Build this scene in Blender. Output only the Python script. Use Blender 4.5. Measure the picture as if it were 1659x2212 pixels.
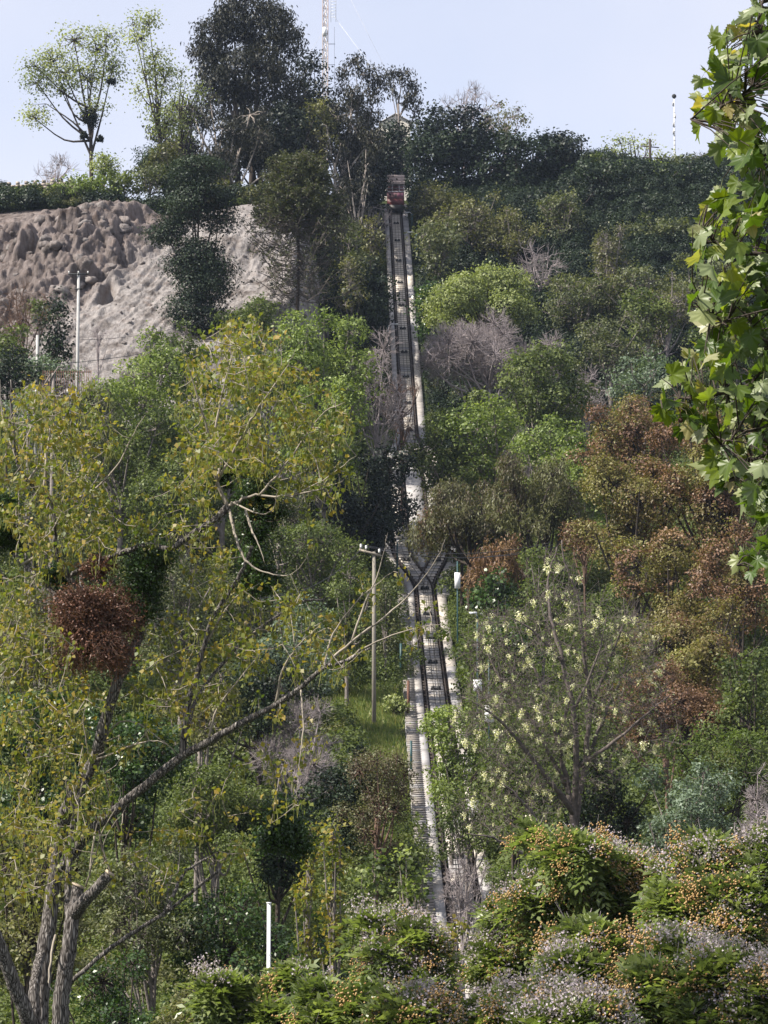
import bpy, math, random
import numpy as np
from mathutils import Vector, Matrix, noise

random.seed(7)
rng = np.random.default_rng(7)
PI = math.pi
for _o in list(bpy.data.objects):
    bpy.data.objects.remove(_o)
SC = bpy.context.scene
COL = SC.collection

# ------------------------------------------------------------------ camera
F = 5237.0                      # focal length in pixels of a 1659-pixel-wide picture
CU, CV = 829.5, 1106.0
PITCH = math.radians(6.0)
cam = bpy.data.cameras.new('camera')
cam.sensor_fit = 'HORIZONTAL'
cam.angle = 2 * math.atan(829.5 / F)
cam.clip_end = 5000
camo = bpy.data.objects.new('camera', cam)
camo.rotation_euler = (math.radians(96.0), 0, 0)
COL.objects.link(camo)
SC.camera = camo
SC.render.resolution_x, SC.render.resolution_y = 768, 1024

# ------------------------------------------------------------------ sky and sun
SUN_EL, SUN_AZ = math.radians(46), math.radians(-112)     # azimuth clockwise from +Y
W = bpy.data.worlds.new('World')
SC.world = W
W.use_nodes = True
nt = W.node_tree
nt.nodes.clear()
sky = nt.nodes.new('ShaderNodeTexSky')
sky.sky_type = 'NISHITA'
sky.sun_disc = False
sky.sun_elevation = SUN_EL
sky.sun_rotation = SUN_AZ
sky.altitude = 600
sky.air_density = 1.0
sky.dust_density = 0.6
sky.ozone_density = 3.0
tint_s = nt.nodes.new('ShaderNodeMix'); tint_s.data_type = 'RGBA'; tint_s.blend_type = 'MULTIPLY'
tint_s.inputs[0].default_value = 1.0
tint_s.inputs[7].default_value = (1.0, 0.94, 0.95, 1)
nt.links.new(sky.outputs[0], tint_s.inputs[6])
tc_s = nt.nodes.new('ShaderNodeTexCoord')
nz_s = nt.nodes.new('ShaderNodeTexNoise'); nz_s.inputs['Scale'].default_value = 7; nz_s.inputs['Detail'].default_value = 4
nt.links.new(tc_s.outputs['Generated'], nz_s.inputs['Vector'])
mr_s = nt.nodes.new('ShaderNodeMapRange'); mr_s.inputs[3].default_value = 0.45; mr_s.inputs[4].default_value = 0.95
nt.links.new(nz_s.outputs[0], mr_s.inputs[0])
veil = nt.nodes.new('ShaderNodeMix'); veil.data_type = 'RGBA'
veil.inputs[7].default_value = (4.35, 4.35, 4.75, 1)
nt.links.new(mr_s.outputs[0], veil.inputs[0]); nt.links.new(tint_s.outputs[2], veil.inputs[6])
bg = nt.nodes.new('ShaderNodeBackground')
bg.inputs[1].default_value = 0.112
wo = nt.nodes.new('ShaderNodeOutputWorld')
nt.links.new(veil.outputs[2], bg.inputs[0])
nt.links.new(bg.outputs[0], wo.inputs[0])
sl = bpy.data.lights.new('sun', 'SUN')
sl.energy = 5.0
sl.angle = math.radians(0.6)
sl.color = (1.0, 0.93, 0.83)
so = bpy.data.objects.new('sun', sl)
sd = Vector((math.sin(SUN_AZ) * math.cos(SUN_EL), math.cos(SUN_AZ) * math.cos(SUN_EL), math.sin(SUN_EL)))
so.rotation_euler = sd.to_track_quat('Z', 'Y').to_euler()
so.location = (-60, 0, 120)
COL.objects.link(so)
vs = SC.view_settings
vs.view_transform = 'Standard'; vs.look = 'None'; vs.gamma = 1; vs.exposure = 0.97
vs.use_curve_mapping = False
SC.cycles.max_bounces = 6; SC.cycles.diffuse_bounces = 3; SC.cycles.transmission_bounces = 3
SC.cycles.glossy_bounces = 2; SC.cycles.volume_bounces = 0; SC.cycles.transparent_max_bounces = 4

# ------------------------------------------------------------------ geometry of the place
def P(u, v, y):
    """The point at northing y (metres) that the camera sees at picture position (u, v)."""
    Y = (CV - v) / F
    dy = math.cos(PITCH) - Y * math.sin(PITCH)
    dz = math.sin(PITCH) + Y * math.cos(PITCH)
    return np.array([(u - CU) / F * y / dy, y, dz * y / dy])

_py = np.array([-400, 0, 40, 70, 92, 110, 145, 170, 205, 240, 272, 290, 300, 330, 600.])
_pz = np.array([-12, -12, -12, -11.4, -9.3, -5.0, 4.3, 11.5, 25.8, 44.2, 62.2, 69.5, 71, 66, 20.])
_fy = np.arange(-400, 601, 1.0)
_fz = np.interp(_fy, _py, _pz)
_k = np.ones(13) / 13
for _ in range(2):
    _fz[8:-8] = np.convolve(np.pad(_fz, 6, 'edge'), _k, 'valid')[8:-8]
def prof(y):
    return np.interp(y, _fy, _fz)
_ly = np.array([-400, 120, 150, 180, 200, 214, 224, 232, 245, 262, 300, 340, 600.])
_lz = np.array([-12, 0, 8.0, 23.0, 33.5, 44.0, 51.5, 54.0, 55.5, 57, 56, 50, 10.])
_flz = np.interp(_fy, _ly, _lz)
_k5 = np.ones(5) / 5
_flz[8:-8] = np.convolve(np.pad(_flz, 2, 'edge'), _k5, 'valid')[8:-8]
def sstep(a, b, x):
    t = np.clip((x - a) / (b - a), 0, 1)
    return t * t * (3 - 2 * t)
def terr(x, y):
    x = np.asarray(x, float); y = np.asarray(y, float)
    z0 = prof(y)
    zl = np.maximum(np.interp(y, _fy, _flz), z0 - 30)
    sy = sstep(180, 200, y); k = sstep(-5.0 + .8 * sy, -14 + 5.5 * sy, x) * sstep(120, 150, y)
    z = z0 * (1 - k) + zl * k
    # right flank: a little swell and side slope
    kr = sstep(6, 26, x) * sstep(95, 150, y)
    z = z + kr * 2.2 * np.sin(y * 0.045 + 0.6) + sstep(6, 30, x) * sstep(60, 200, y) * 1.2
    # corridor of the track kept level with its bed
    xc = trackx(y)
    side = sstep(2.6, 6.5, np.abs(x - xc))
    und = 0.5 * np.sin(x * 0.31 + y * 0.13) + 0.35 * np.sin(x * 0.17 - y * 0.29 + 1.3)
    z = z + side * und * sstep(60, 100, y) - (1 - side) * 0.30
    return z
_tx = (np.array([0, 95, 145, 170, 208, 240, 272, 400.]), np.array([3.7, 3.55, 3.12, 2.95, 2.3, 1.85, 1.38, 0.3]))
def trackx(y):
    return np.interp(y, *_tx)
def hit(u, v, y0=60, y1=330):
    ys = np.linspace(y0, y1, 1400)
    Y = (CV - v) / F
    dy = math.cos(PITCH) - Y * math.sin(PITCH); dz = math.sin(PITCH) + Y * math.cos(PITCH)
    xs = (u - CU) / F * ys / dy
    below = dz * ys / dy <= terr(xs, ys)
    i = np.argmax(below)
    return float(ys[i]) if below.any() else 296.0

# ------------------------------------------------------------------ helpers
def srgb(h):
    h = h.lstrip('#')
    c = [int(h[i:i + 2], 16) / 255 for i in (0, 2, 4)]
    return tuple([(x / 12.92 if x <= 0.04045 else ((x + 0.055) / 1.055) ** 2.4) for x in c] + [1])

def lnk(name, me, mat=None, parent=None):
    o = bpy.data.objects.new(name, me)
    COL.objects.link(o)
    if mat is not None and me is not None and not len(me.materials):
        for m in (mat if isinstance(mat, (list, tuple)) else [mat]):
            me.materials.append(m)
    if parent is not None:
        o.parent = parent
    return o
def tag(o, label=None, cat=None, group=None, kind=None):
    if label: o['label'] = label
    if cat: o['category'] = cat
    if group: o['group'] = group
    if kind: o['kind'] = kind
    return o
def empty(name, loc, rz=0.0):
    o = bpy.data.objects.new(name, None)
    o.location = [float(c) for c in loc]; o.rotation_euler = (0, 0, rz)
    o.empty_display_size = 0.3
    COL.objects.link(o)
    return o
def thing(name, loc, label, cat, group=None, rz=0.0):
    return tag(empty(name, loc, rz), label, cat, group)

def mesh_np(name, V, faces, tint=None, smooth=False, mats=None):
    """faces: list of integer arrays (n,3) or (n,4)."""
    V = np.asarray(V, np.float32)
    me = bpy.data.meshes.new(name)
    faces = [np.asarray(f, np.int32) for f in faces if len(f)]
    nl = sum(f.size for f in faces); nf = sum(len(f) for f in faces)
    me.vertices.add(len(V)); me.vertices.foreach_set('co', V.ravel())
    me.loops.add(nl); me.polygons.add(nf)
    me.loops.foreach_set('vertex_index', np.concatenate([f.ravel() for f in faces]) if faces else np.zeros(0, np.int32))
    tot = np.concatenate([np.full(len(f), f.shape[1], np.int32) for f in faces])
    st = np.concatenate([[0], np.cumsum(tot)[:-1]]).astype(np.int32)
    me.polygons.foreach_set('loop_start', st)
    try:
        me.polygons.foreach_set('loop_total', tot)
    except Exception:
        pass
    if smooth:
        me.polygons.foreach_set('use_smooth', np.ones(nf, bool))
    if tint is not None:
        a = me.attributes.new('tint', 'FLOAT', 'FACE')
        a.data.foreach_set('value', np.asarray(tint, np.float32))
    me.update(calc_edges=True)
    return me

class MB:
    """Collects simple solids into one mesh."""
    def __init__(s):
        s.V = []; s.F = {3: [], 4: []}; s.n = 0; s.T = {3: [], 4: []}
    def add(s, V, Fc, t=None):
        V = np.asarray(V, float)
        Fc = np.asarray(Fc, np.int64)
        k = Fc.shape[1]
        s.V.append(V); s.F[k].append(Fc + s.n); s.n += len(V)
        s.T[k].append(np.full(len(Fc), 0.5) if t is None else (np.full(len(Fc), t) if np.isscalar(t) else np.asarray(t)))
    def box(s, c, size, rot=None, t=None):
        hx, hy, hz = [q / 2 for q in size]
        v = np.array([(x, y, z) for x in (-hx, hx) for y in (-hy, hy) for z in (-hz, hz)])
        if rot is not None: v = v @ np.array(rot).T
        f = [(0, 1, 3, 2), (4, 6, 7, 5), (0, 4, 5, 1), (2, 3, 7, 6), (0, 2, 6, 4), (1, 5, 7, 3)]
        s.add(v + np.array(c), f, t)
    def tube(s, pts, rad, sides=6, cap=True, t=None):
        pts = np.asarray(pts, float); n = len(pts)
        rad = np.broadcast_to(np.asarray(rad, float), (n,))
        tan = np.gradient(pts, axis=0); tan /= np.linalg.norm(tan, axis=1)[:, None] + 1e-9
        ref = np.array([1., 0, 0]) if abs(tan[0][0]) < 0.8 else np.array([0, 1., 0])
        a = np.cross(tan, ref); a /= np.linalg.norm(a, axis=1)[:, None] + 1e-9
        b = np.cross(tan, a)
        th = np.arange(sides) * 2 * PI / sides
        ring = a[:, None, :] * np.cos(th)[None, :, None] + b[:, None, :] * np.sin(th)[None, :, None]
        V = (pts[:, None, :] + ring * rad[:, None, None]).reshape(-1, 3)
        i = np.arange(n - 1)[:, None] * sides; j = np.arange(sides)[None, :]; j2 = (j + 1) % sides
        q = np.stack([i + j, i + j2, i + sides + j2, i + sides + j], -1).reshape(-1, 4)
        base = s.n
        s.add(V, q, t)
        if cap:
            for off, rev in ((0, 1), ((n - 1) * sides, 0)):
                c = pts[0] if off == 0 else pts[-1]
                s.V.append(c[None]); ci = s.n; s.n += 1
                k = np.arange(sides); k2 = (k + 1) % sides
                tri = np.stack([np.full(sides, ci), base + off + (k2 if rev else k), base + off + (k if rev else k2)], -1)
                s.F[3].append(tri); s.T[3].append(np.full(sides, 0.5 if t is None else t))
    def sticks(s, A, B, ra, rb, sides=3, t=None):
        A = np.asarray(A, float); B = np.asarray(B, float); n = len(A)
        if not n: return
        d = B - A; d /= np.linalg.norm(d, axis=1)[:, None] + 1e-9
        ref = np.where(np.abs(d[:, :1]) < 0.8, np.array([[1., 0, 0]]), np.array([[0, 1., 0]]))
        a = np.cross(d, ref); a /= np.linalg.norm(a, axis=1)[:, None] + 1e-9
        b = np.cross(d, a)
        th = np.arange(sides) * 2 * PI / sides
        ring = a[:, None, :] * np.cos(th)[None, :, None] + b[:, None, :] * np.sin(th)[None, :, None]
        ra = np.broadcast_to(np.asarray(ra, float), (n,)); rb = np.broadcast_to(np.asarray(rb, float), (n,))
        V = np.concatenate([A[:, None] + ring * ra[:, None, None], B[:, None] + ring * rb[:, None, None]], 1).reshape(-1, 3)
        i = np.arange(n)[:, None] * 2 * sides; j = np.arange(sides)[None, :]; j2 = (j + 1) % sides
        q = np.stack([i + j, i + j2, i + sides + j2, i + sides + j], -1).reshape(-1, 4)
        s.add(V, q, None if t is None else t)
    def ball(s, c, r, seg=8, rings=5, t=None, squash=(1, 1, 1)):
        V = [(0, 0, 1)]
        for i in range(1, rings):
            ph = PI * i / rings
            V += [(math.sin(ph) * math.cos(2 * PI * j / seg), math.sin(ph) * math.sin(2 * PI * j / seg), math.cos(ph)) for j in range(seg)]
        V.append((0, 0, -1))
        q = []; tr = []
        for j in range(seg):
            tr.append((0, 1 + j, 1 + (j + 1) % seg)); last = 1 + (rings - 2) * seg
            tr.append((len(V) - 1, last + (j + 1) % seg, last + j))
        for i in range(rings - 2):
            for j in range(seg):
                q.append((1 + i * seg + j, 1 + (i + 1) * seg + j, 1 + (i + 1) * seg + (j + 1) % seg, 1 + i * seg + (j + 1) % seg))
        base = s.n
        s.add(np.array(V) * r * np.array(squash) + np.array(c), q, t)
        s.F[3].append(np.array(tr) + base); s.T[3].append(np.full(len(tr), 0.5 if t is None else t))
    def leaves(s, Pt, N, D, L, Wd, t, fold=0.18):
        n = len(Pt)
        if not n: return
        N = N / (np.linalg.norm(N, axis=1)[:, None] + 1e-9)
        D = D - N * np.sum(D * N, 1)[:, None]
        D /= np.linalg.norm(D, axis=1)[:, None] + 1e-9
        S = np.cross(N, D)
        L = np.broadcast_to(np.asarray(L, float), (n,))[:, None]; Wd = np.broadcast_to(np.asarray(Wd, float), (n,))[:, None]
        v = np.stack([Pt, Pt + D * L * 0.45 + S * Wd * 0.5 + N * Wd * fold, Pt + D * L - N * L * 0.12, Pt + D * L * 0.45 - S * Wd * 0.5 + N * Wd * fold], 1).reshape(-1, 3)
        q = np.arange(n * 4).reshape(-1, 4)
        s.add(v, q, t)
    def mesh(s, name, smooth=False, tint=True):
        V = np.concatenate(s.V) if s.V else np.zeros((0, 3))
        fs = []; ts = []
        for k in (3, 4):
            if s.F[k]:
                fs.append(np.concatenate(s.F[k])); ts.append(np.concatenate(s.T[k]))
        return mesh_np(name, V, fs, np.concatenate(ts) if (tint and ts) else None, smooth)
    def build(s, name, mat, parent=None, smooth=False):
        return lnk(name, s.mesh(name, smooth), mat, parent)

def smooth_path(pts, k=4):
    """Catmull-Rom through rows of pts."""
    p = np.asarray(pts, float)
    if len(p) < 3: 
        t = np.linspace(0, 1, k + 1)[:, None]
        return p[0] * (1 - t) + p[-1] * t
    q = np.vstack([2 * p[0] - p[1], p, 2 * p[-1] - p[-2]])
    out = []
    for i in range(1, len(q) - 2):
        for j in range(k):
            t = j / k
            out.append(0.5 * ((2 * q[i]) + (-q[i - 1] + q[i + 1]) * t + (2 * q[i - 1] - 5 * q[i] + 4 * q[i + 1] - q[i + 2]) * t * t + (-q[i - 1] + 3 * q[i] - 3 * q[i + 1] + q[i + 2]) * t ** 3))
    out.append(p[-1])
    return np.array(out)
def rdir(n):
    d = rng.normal(size=(n, 3))
    return d / np.linalg.norm(d, axis=1)[:, None]

# ------------------------------------------------------------------ materials
def mk(name):
    m = bpy.data.materials.new(name); m.use_nodes = True
    t = m.node_tree; b = t.nodes['Principled BSDF']
    return m, t, b
def nd(t, typ, **kw):
    n = t.nodes.new(typ)
    for k, v in kw.items(): setattr(n, k, v)
    return n
def ramp(t, fac, stops):
    r = nd(t, 'ShaderNodeValToRGB')
    e = r.color_ramp.elements
    while len(e) > 1: e.remove(e[-1])
    e[0].position = stops[0][0]; e[0].color = tuple(stops[0][1][:3]) + (1,)
    for p, c in stops[1:]:
        x = e.new(p); x.color = tuple(c[:3]) + (1,)
    t.links.new(fac, r.inputs[0])
    return r
def leafmat(name, c0, c1, c2, trans=0.3, rough=0.5, spec=0.35, back=None):
    m, t, b = mk(name)
    a = nd(t, 'ShaderNodeAttribute', attribute_name='tint')
    r = ramp(t, a.outputs['Fac'], [(0.1, c0), (0.5, c1), (0.9, c2)])
    col = r.outputs[0]
    if back is not None:
        g = nd(t, 'ShaderNodeNewGeometry')
        mx = nd(t, 'ShaderNodeMix', data_type='RGBA')
        t.links.new(g.outputs['Backfacing'], mx.inputs[0]); t.links.new(col, mx.inputs[6])
        mx.inputs[7].default_value = tuple(back) + (1,)
        col = mx.outputs[2]
    t.links.new(col, b.inputs['Base Color'])
    b.inputs['Roughness'].default_value = rough
    b.inputs['Specular IOR Level'].default_value = spec
    tr = nd(t, 'ShaderNodeBsdfTranslucent')
    hs = nd(t, 'ShaderNodeMix', data_type='RGBA', blend_type='MULTIPLY'); hs.inputs[0].default_value = 1
    hs.inputs[7].default_value = (1.5, 1.6, 0.7, 1)
    t.links.new(col, hs.inputs[6]); t.links.new(hs.outputs[2], tr.inputs[0])
    ms = nd(t, 'ShaderNodeMixShader'); ms.inputs[0].default_value = trans
    t.links.new(b.outputs[0], ms.inputs[1]); t.links.new(tr.outputs[0], ms.inputs[2])
    t.links.new(ms.outputs[0], t.nodes['Material Output'].inputs[0])
    return m
def plainmat(name, c, rough=0.7, metal=0.0, var=0.25, scale=3.0, bump=0.0, bscale=20, c2=None, spec=0.4, stretch=None):
    m, t, b = mk(name)
    tc = nd(t, 'ShaderNodeTexCoord')
    vec = tc.outputs['Object']
    if stretch is not None:
        mp = nd(t, 'ShaderNodeMapping'); mp.inputs['Scale'].default_value = stretch
        t.links.new(vec, mp.inputs[0]); vec = mp.outputs[0]
    n = nd(t, 'ShaderNodeTexNoise'); n.inputs['Scale'].default_value = scale; n.inputs['Detail'].default_value = 6
    n.inputs['Roughness'].default_value = 0.65
    t.links.new(vec, n.inputs['Vector'])
    lo = tuple(x * (1 - var) for x in c[:3]) if c2 is None else c2[:3]
    hi = tuple(min(1, x * (1 + var)) for x in c[:3]) if c2 is None else c[:3]
    r = ramp(t, n.outputs[0], [(0.32, lo), (0.68, hi)])
    t.links.new(r.outputs[0], b.inputs['Base Color'])
    b.inputs['Roughness'].default_value = rough; b.inputs['Metallic'].default_value = metal
    b.inputs['Specular IOR Level'].default_value = spec
    if bump:
        n2 = nd(t, 'ShaderNodeTexNoise'); n2.inputs['Scale'].default_value = bscale; n2.inputs['Detail'].default_value = 5
        t.links.new(vec, n2.inputs['Vector'])
        bp = nd(t, 'ShaderNodeBump'); bp.inputs['Strength'].default_value = 0.8; bp.inputs['Distance'].default_value = bump
        t.links.new(n2.outputs[0], bp.inputs['Height']); t.links.new(bp.outputs[0], b.inputs['Normal'])
    return m

BARK = plainmat('bark_grey', (0.19, 0.165, 0.15), 0.85, var=0.45, scale=6, bump=0.03, bscale=14, stretch=(3, 3, 0.6), spec=0.15)
BARKD = plainmat('bark_dark', (0.055, 0.045, 0.038), 0.9, var=0.4, scale=4, spec=0.15)
BARKP = plainmat('bark_pale', (0.38, 0.33, 0.29), 0.8, var=0.5, scale=1.2, spec=0.15)
TWIG = plainmat('twig_grey', (0.27, 0.235, 0.235), 0.85, var=0.25, scale=2, spec=0.1)
TWIGP = plainmat('twig_pale', (0.27, 0.235, 0.19), 0.75, var=0.3, scale=3, spec=0.2)
TWIGB = plainmat('twig_brown', (0.13, 0.085, 0.065), 0.9, var=0.3, scale=2, spec=0.1)
BARKPOP = None

LM = {
 'bright': leafmat('leaf_bright', (0.06, 0.09, 0.022), (0.14, 0.19, 0.046), (0.24, 0.29, 0.08)),
 'mid': leafmat('leaf_mid', (0.035, 0.052, 0.018), (0.082, 0.108, 0.034), (0.15, 0.18, 0.058), spec=.22),
 'muted': leafmat('leaf_muted', (0.05, 0.062, 0.03), (0.09, 0.105, 0.048), (0.15, 0.16, 0.072)),
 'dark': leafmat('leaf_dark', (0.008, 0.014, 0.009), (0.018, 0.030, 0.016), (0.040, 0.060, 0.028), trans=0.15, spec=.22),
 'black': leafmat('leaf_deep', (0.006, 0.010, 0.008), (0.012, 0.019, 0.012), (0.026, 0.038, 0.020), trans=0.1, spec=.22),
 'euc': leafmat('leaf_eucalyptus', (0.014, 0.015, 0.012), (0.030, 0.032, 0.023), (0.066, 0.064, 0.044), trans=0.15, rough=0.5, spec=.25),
 'olive': leafmat('leaf_olive', (0.05, 0.055, 0.022), (0.10, 0.105, 0.038), (0.17, 0.165, 0.06)),
 'yellow': leafmat('leaf_yellowgreen', (0.12, 0.15, 0.055), (0.21, 0.245, 0.09), (0.31, 0.34, 0.13)),
 'sky': leafmat('leaf_spring', (0.12, 0.145, 0.06), (0.20, 0.225, 0.10), (0.30, 0.32, 0.15), trans=0.5),
 'bronze': leafmat('leaf_bronze', (0.11, 0.075, 0.034), (0.155, 0.135, 0.048), (0.22, 0.21, 0.07)),
 'rust': leafmat('leaf_rust', (0.095, 0.052, 0.034), (0.17, 0.095, 0.056), (0.24, 0.155, 0.08), trans=0.2),
 'pepper': leafmat('leaf_pepper', (0.085, 0.062, 0.042), (0.10, 0.10, 0.048), (0.155, 0.16, 0.075), trans=0.25),
 'silver': leafmat('leaf_silver', (0.07, 0.10, 0.06), (0.115, 0.16, 0.10), (0.20, 0.25, 0.19), trans=0.25),
 'ivy': leafmat('leaf_ivy', (0.018, 0.04, 0.010), (0.035, 0.07, 0.016), (0.07, 0.12, 0.03), trans=0.25, rough=0.35, spec=0.5),
 'poplar': leafmat('leaf_poplar', (0.08, 0.115, 0.022), (0.165, 0.172, 0.034), (0.29, 0.21, 0.048), trans=0.42, rough=0.45, spec=0.3),
 'catkin': leafmat('catkin', (0.17, 0.19, 0.05), (0.24, 0.25, 0.07), (0.30, 0.29, 0.10), trans=0.35),
 'mistred': leafmat('mistletoe_dry', (0.085, 0.04, 0.027), (0.155, 0.072, 0.048), (0.24, 0.12, 0.078), trans=0.2),
 'melia': leafmat('leaf_chinaberry', (0.06, 0.085, 0.028), (0.14, 0.18, 0.058), (0.26, 0.30, 0.12), trans=0.42, rough=0.38, spec=0.5),
 'lilac': leafmat('blossom_lilac', (0.25, 0.20, 0.24), (0.35, 0.30, 0.34), (0.46, 0.41, 0.44), trans=0.3),
 'berry': leafmat('berry_yellow', (0.28, 0.16, 0.055), (0.40, 0.25, 0.10), (0.50, 0.35, 0.16), trans=0.1, rough=0.4),
 'white': leafmat('blossom_cream', (0.58, 0.56, 0.36), (0.72, 0.70, 0.50), (0.82, 0.80, 0.64), trans=0.3),
 'grass': leafmat('grass_blades', (0.07, 0.115, 0.025), (0.13, 0.18, 0.045), (0.30, 0.28, 0.11), trans=0.35),
 'locust': leafmat('leaf_locust', (0.05, 0.075, 0.022), (0.09, 0.125, 0.035), (0.15, 0.19, 0.05), trans=0.4),
}
# ------------------------------------------------------------------ ground
def ground_material():
    m, t, b = mk('ground_earth_and_weeds')
    g = nd(t, 'ShaderNodeNewGeometry')
    n = nd(t, 'ShaderNodeTexNoise'); n.inputs['Scale'].default_value = 0.35; n.inputs['Detail'].default_value = 8; n.inputs['Roughness'].default_value = 0.7
    t.links.new(g.outputs['Position'], n.inputs['Vector'])
    r = ramp(t, n.outputs[0], [(0.34, (0.022, 0.020, 0.014)), (0.47, (0.028, 0.036, 0.014)), (0.58, (0.045, 0.062, 0.018)), (0.70, (0.09, 0.07, 0.045))])
    t.links.new(r.outputs[0], b.inputs['Base Color'])
    b.inputs['Roughness'].default_value = 0.95; b.inputs['Specular IOR Level'].default_value = 0.1
    n2 = nd(t, 'ShaderNodeTexNoise'); n2.inputs['Scale'].default_value = 2.5; n2.inputs['Detail'].default_value = 8
    t.links.new(g.outputs['Position'], n2.inputs['Vector'])
    bp = nd(t, 'ShaderNodeBump'); bp.inputs['Distance'].default_value = 0.5
    t.links.new(n2.outputs[0], bp.inputs['Height']); t.links.new(bp.outputs[0], b.inputs['Normal'])
    return m
def grid_mesh(name, xs, ys, zf):
    X, Y = np.meshgrid(xs, ys)
    Z = zf(X, Y)
    V = np.stack([X, Y, Z], -1).reshape(-1, 3)
    nx, ny = len(xs), len(ys)
    i = np.arange(ny - 1)[:, None] * nx; j = np.arange(nx - 1)[None, :]
    q = np.stack([i + j, i + j + 1, i + nx + j + 1, i + nx + j], -1).reshape(-1, 4)
    return mesh_np(name, V, [q], smooth=True)
CL_X0, CL_X1 = -75.0, -7.5
def cliffmask(x, y):
    return sstep(-4.6, -7.0, x) * sstep(184, 188, y) * (1 - sstep(232, 235, y))
xs = np.concatenate([np.linspace(-1500, -95, 22), np.arange(-90, -10, 1.6), np.arange(-10, 14, 0.7), np.arange(14, 90, 1.6), np.linspace(95, 1500, 22)])
ys = np.concatenate([np.linspace(-300, 38, 16), np.arange(40, 340, 1.5), np.linspace(345, 3000, 20)])
def zg(X, Y):
    z = terr(X, Y)
    far = sstep(330, 700, Y)
    return z * (1 - far) + far * np.minimum(z, -12) - 2.2 * cliffmask(X, Y)
lg = lnk('hillside_terrain', grid_mesh('hillside_terrain', xs, ys, zg), ground_material())
tag(lg, 'steep hillside of earth, grass and weeds rising to the skyline', None, None, 'structure')

# ------------------------------------------------------------------ bare cliff
def cliff_material():
    m, t, b = mk('cliff_conglomerate')
    g = nd(t, 'ShaderNodeNewGeometry')
    def nz(sc, det, st=(1, 1, 1)):
        mp = nd(t, 'ShaderNodeMapping'); mp.inputs['Scale'].default_value = st
        mp.inputs['Rotation'].default_value = (0, math.radians(-18), 0)
        n = nd(t, 'ShaderNodeTexNoise'); n.inputs['Scale'].default_value = sc; n.inputs['Detail'].default_value = det; n.inputs['Roughness'].default_value = 0.65
        t.links.new(g.outputs['Position'], mp.inputs[0]); t.links.new(mp.outputs[0], n.inputs['Vector'])
        return n.outputs[0]
    a = nz(0.45, 12)
    r = ramp(t, a, [(0.32, (0.07, 0.058, 0.052)), (0.43, (0.155, 0.14, 0.132)), (0.55, (0.245, 0.23, 0.224)), (0.70, (0.17, 0.142, 0.127))])
    s = nz(1.5, 10, (2.2, 0.8, 0.18))
    r2 = ramp(t, s, [(0.32, (0.48, 0.45, 0.43)), (0.46, (0.95, 0.94, 0.93)), (0.62, (1.2, 1.18, 1.16))])
    mx = nd(t, 'ShaderNodeMix', data_type='RGBA', blend_type='MULTIPLY'); mx.inputs[0].default_value = 0.8
    t.links.new(r.outputs[0], mx.inputs[6]); t.links.new(r2.outputs[0], mx.inputs[7])
    at = nd(t, 'ShaderNodeAttribute', attribute_name='tint')
    mx2 = nd(t, 'ShaderNodeMix', data_type='RGBA'); t.links.new(at.outputs['Fac'], mx2.inputs[0])
    mx3 = nd(t, 'ShaderNodeMix', data_type='RGBA', blend_type='MULTIPLY'); mx3.inputs[0].default_value = 1
    mx3.inputs[7].default_value = (0.62, 0.55, 0.53, 1)
    t.links.new(mx.outputs[2], mx3.inputs[6])
    t.links.new(mx.outputs[2], mx2.inputs[6]); t.links.new(mx3.outputs[2], mx2.inputs[7])
    t.links.new(mx2.outputs[2], b.inputs['Base Color'])
    b.inputs['Roughness'].default_value = 0.95; b.inputs['Specular IOR Level'].default_value = 0.1
    h = nz(2.2, 10, (1.3, 1, .6))
    bp = nd(t, 'ShaderNodeBump'); bp.inputs['Distance'].default_value = 0.4; bp.inputs['Strength'].default_value = 0.75
    t.links.new(h, bp.inputs['Height']); t.links.new(bp.outputs[0], b.inputs['Normal'])
    return m
CLM = cliff_material()
def vfrac(x, y, z, oct=3):
    return noise.fractal(Vector((x, y, z)), 1.0, 2.0, oct)
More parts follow.
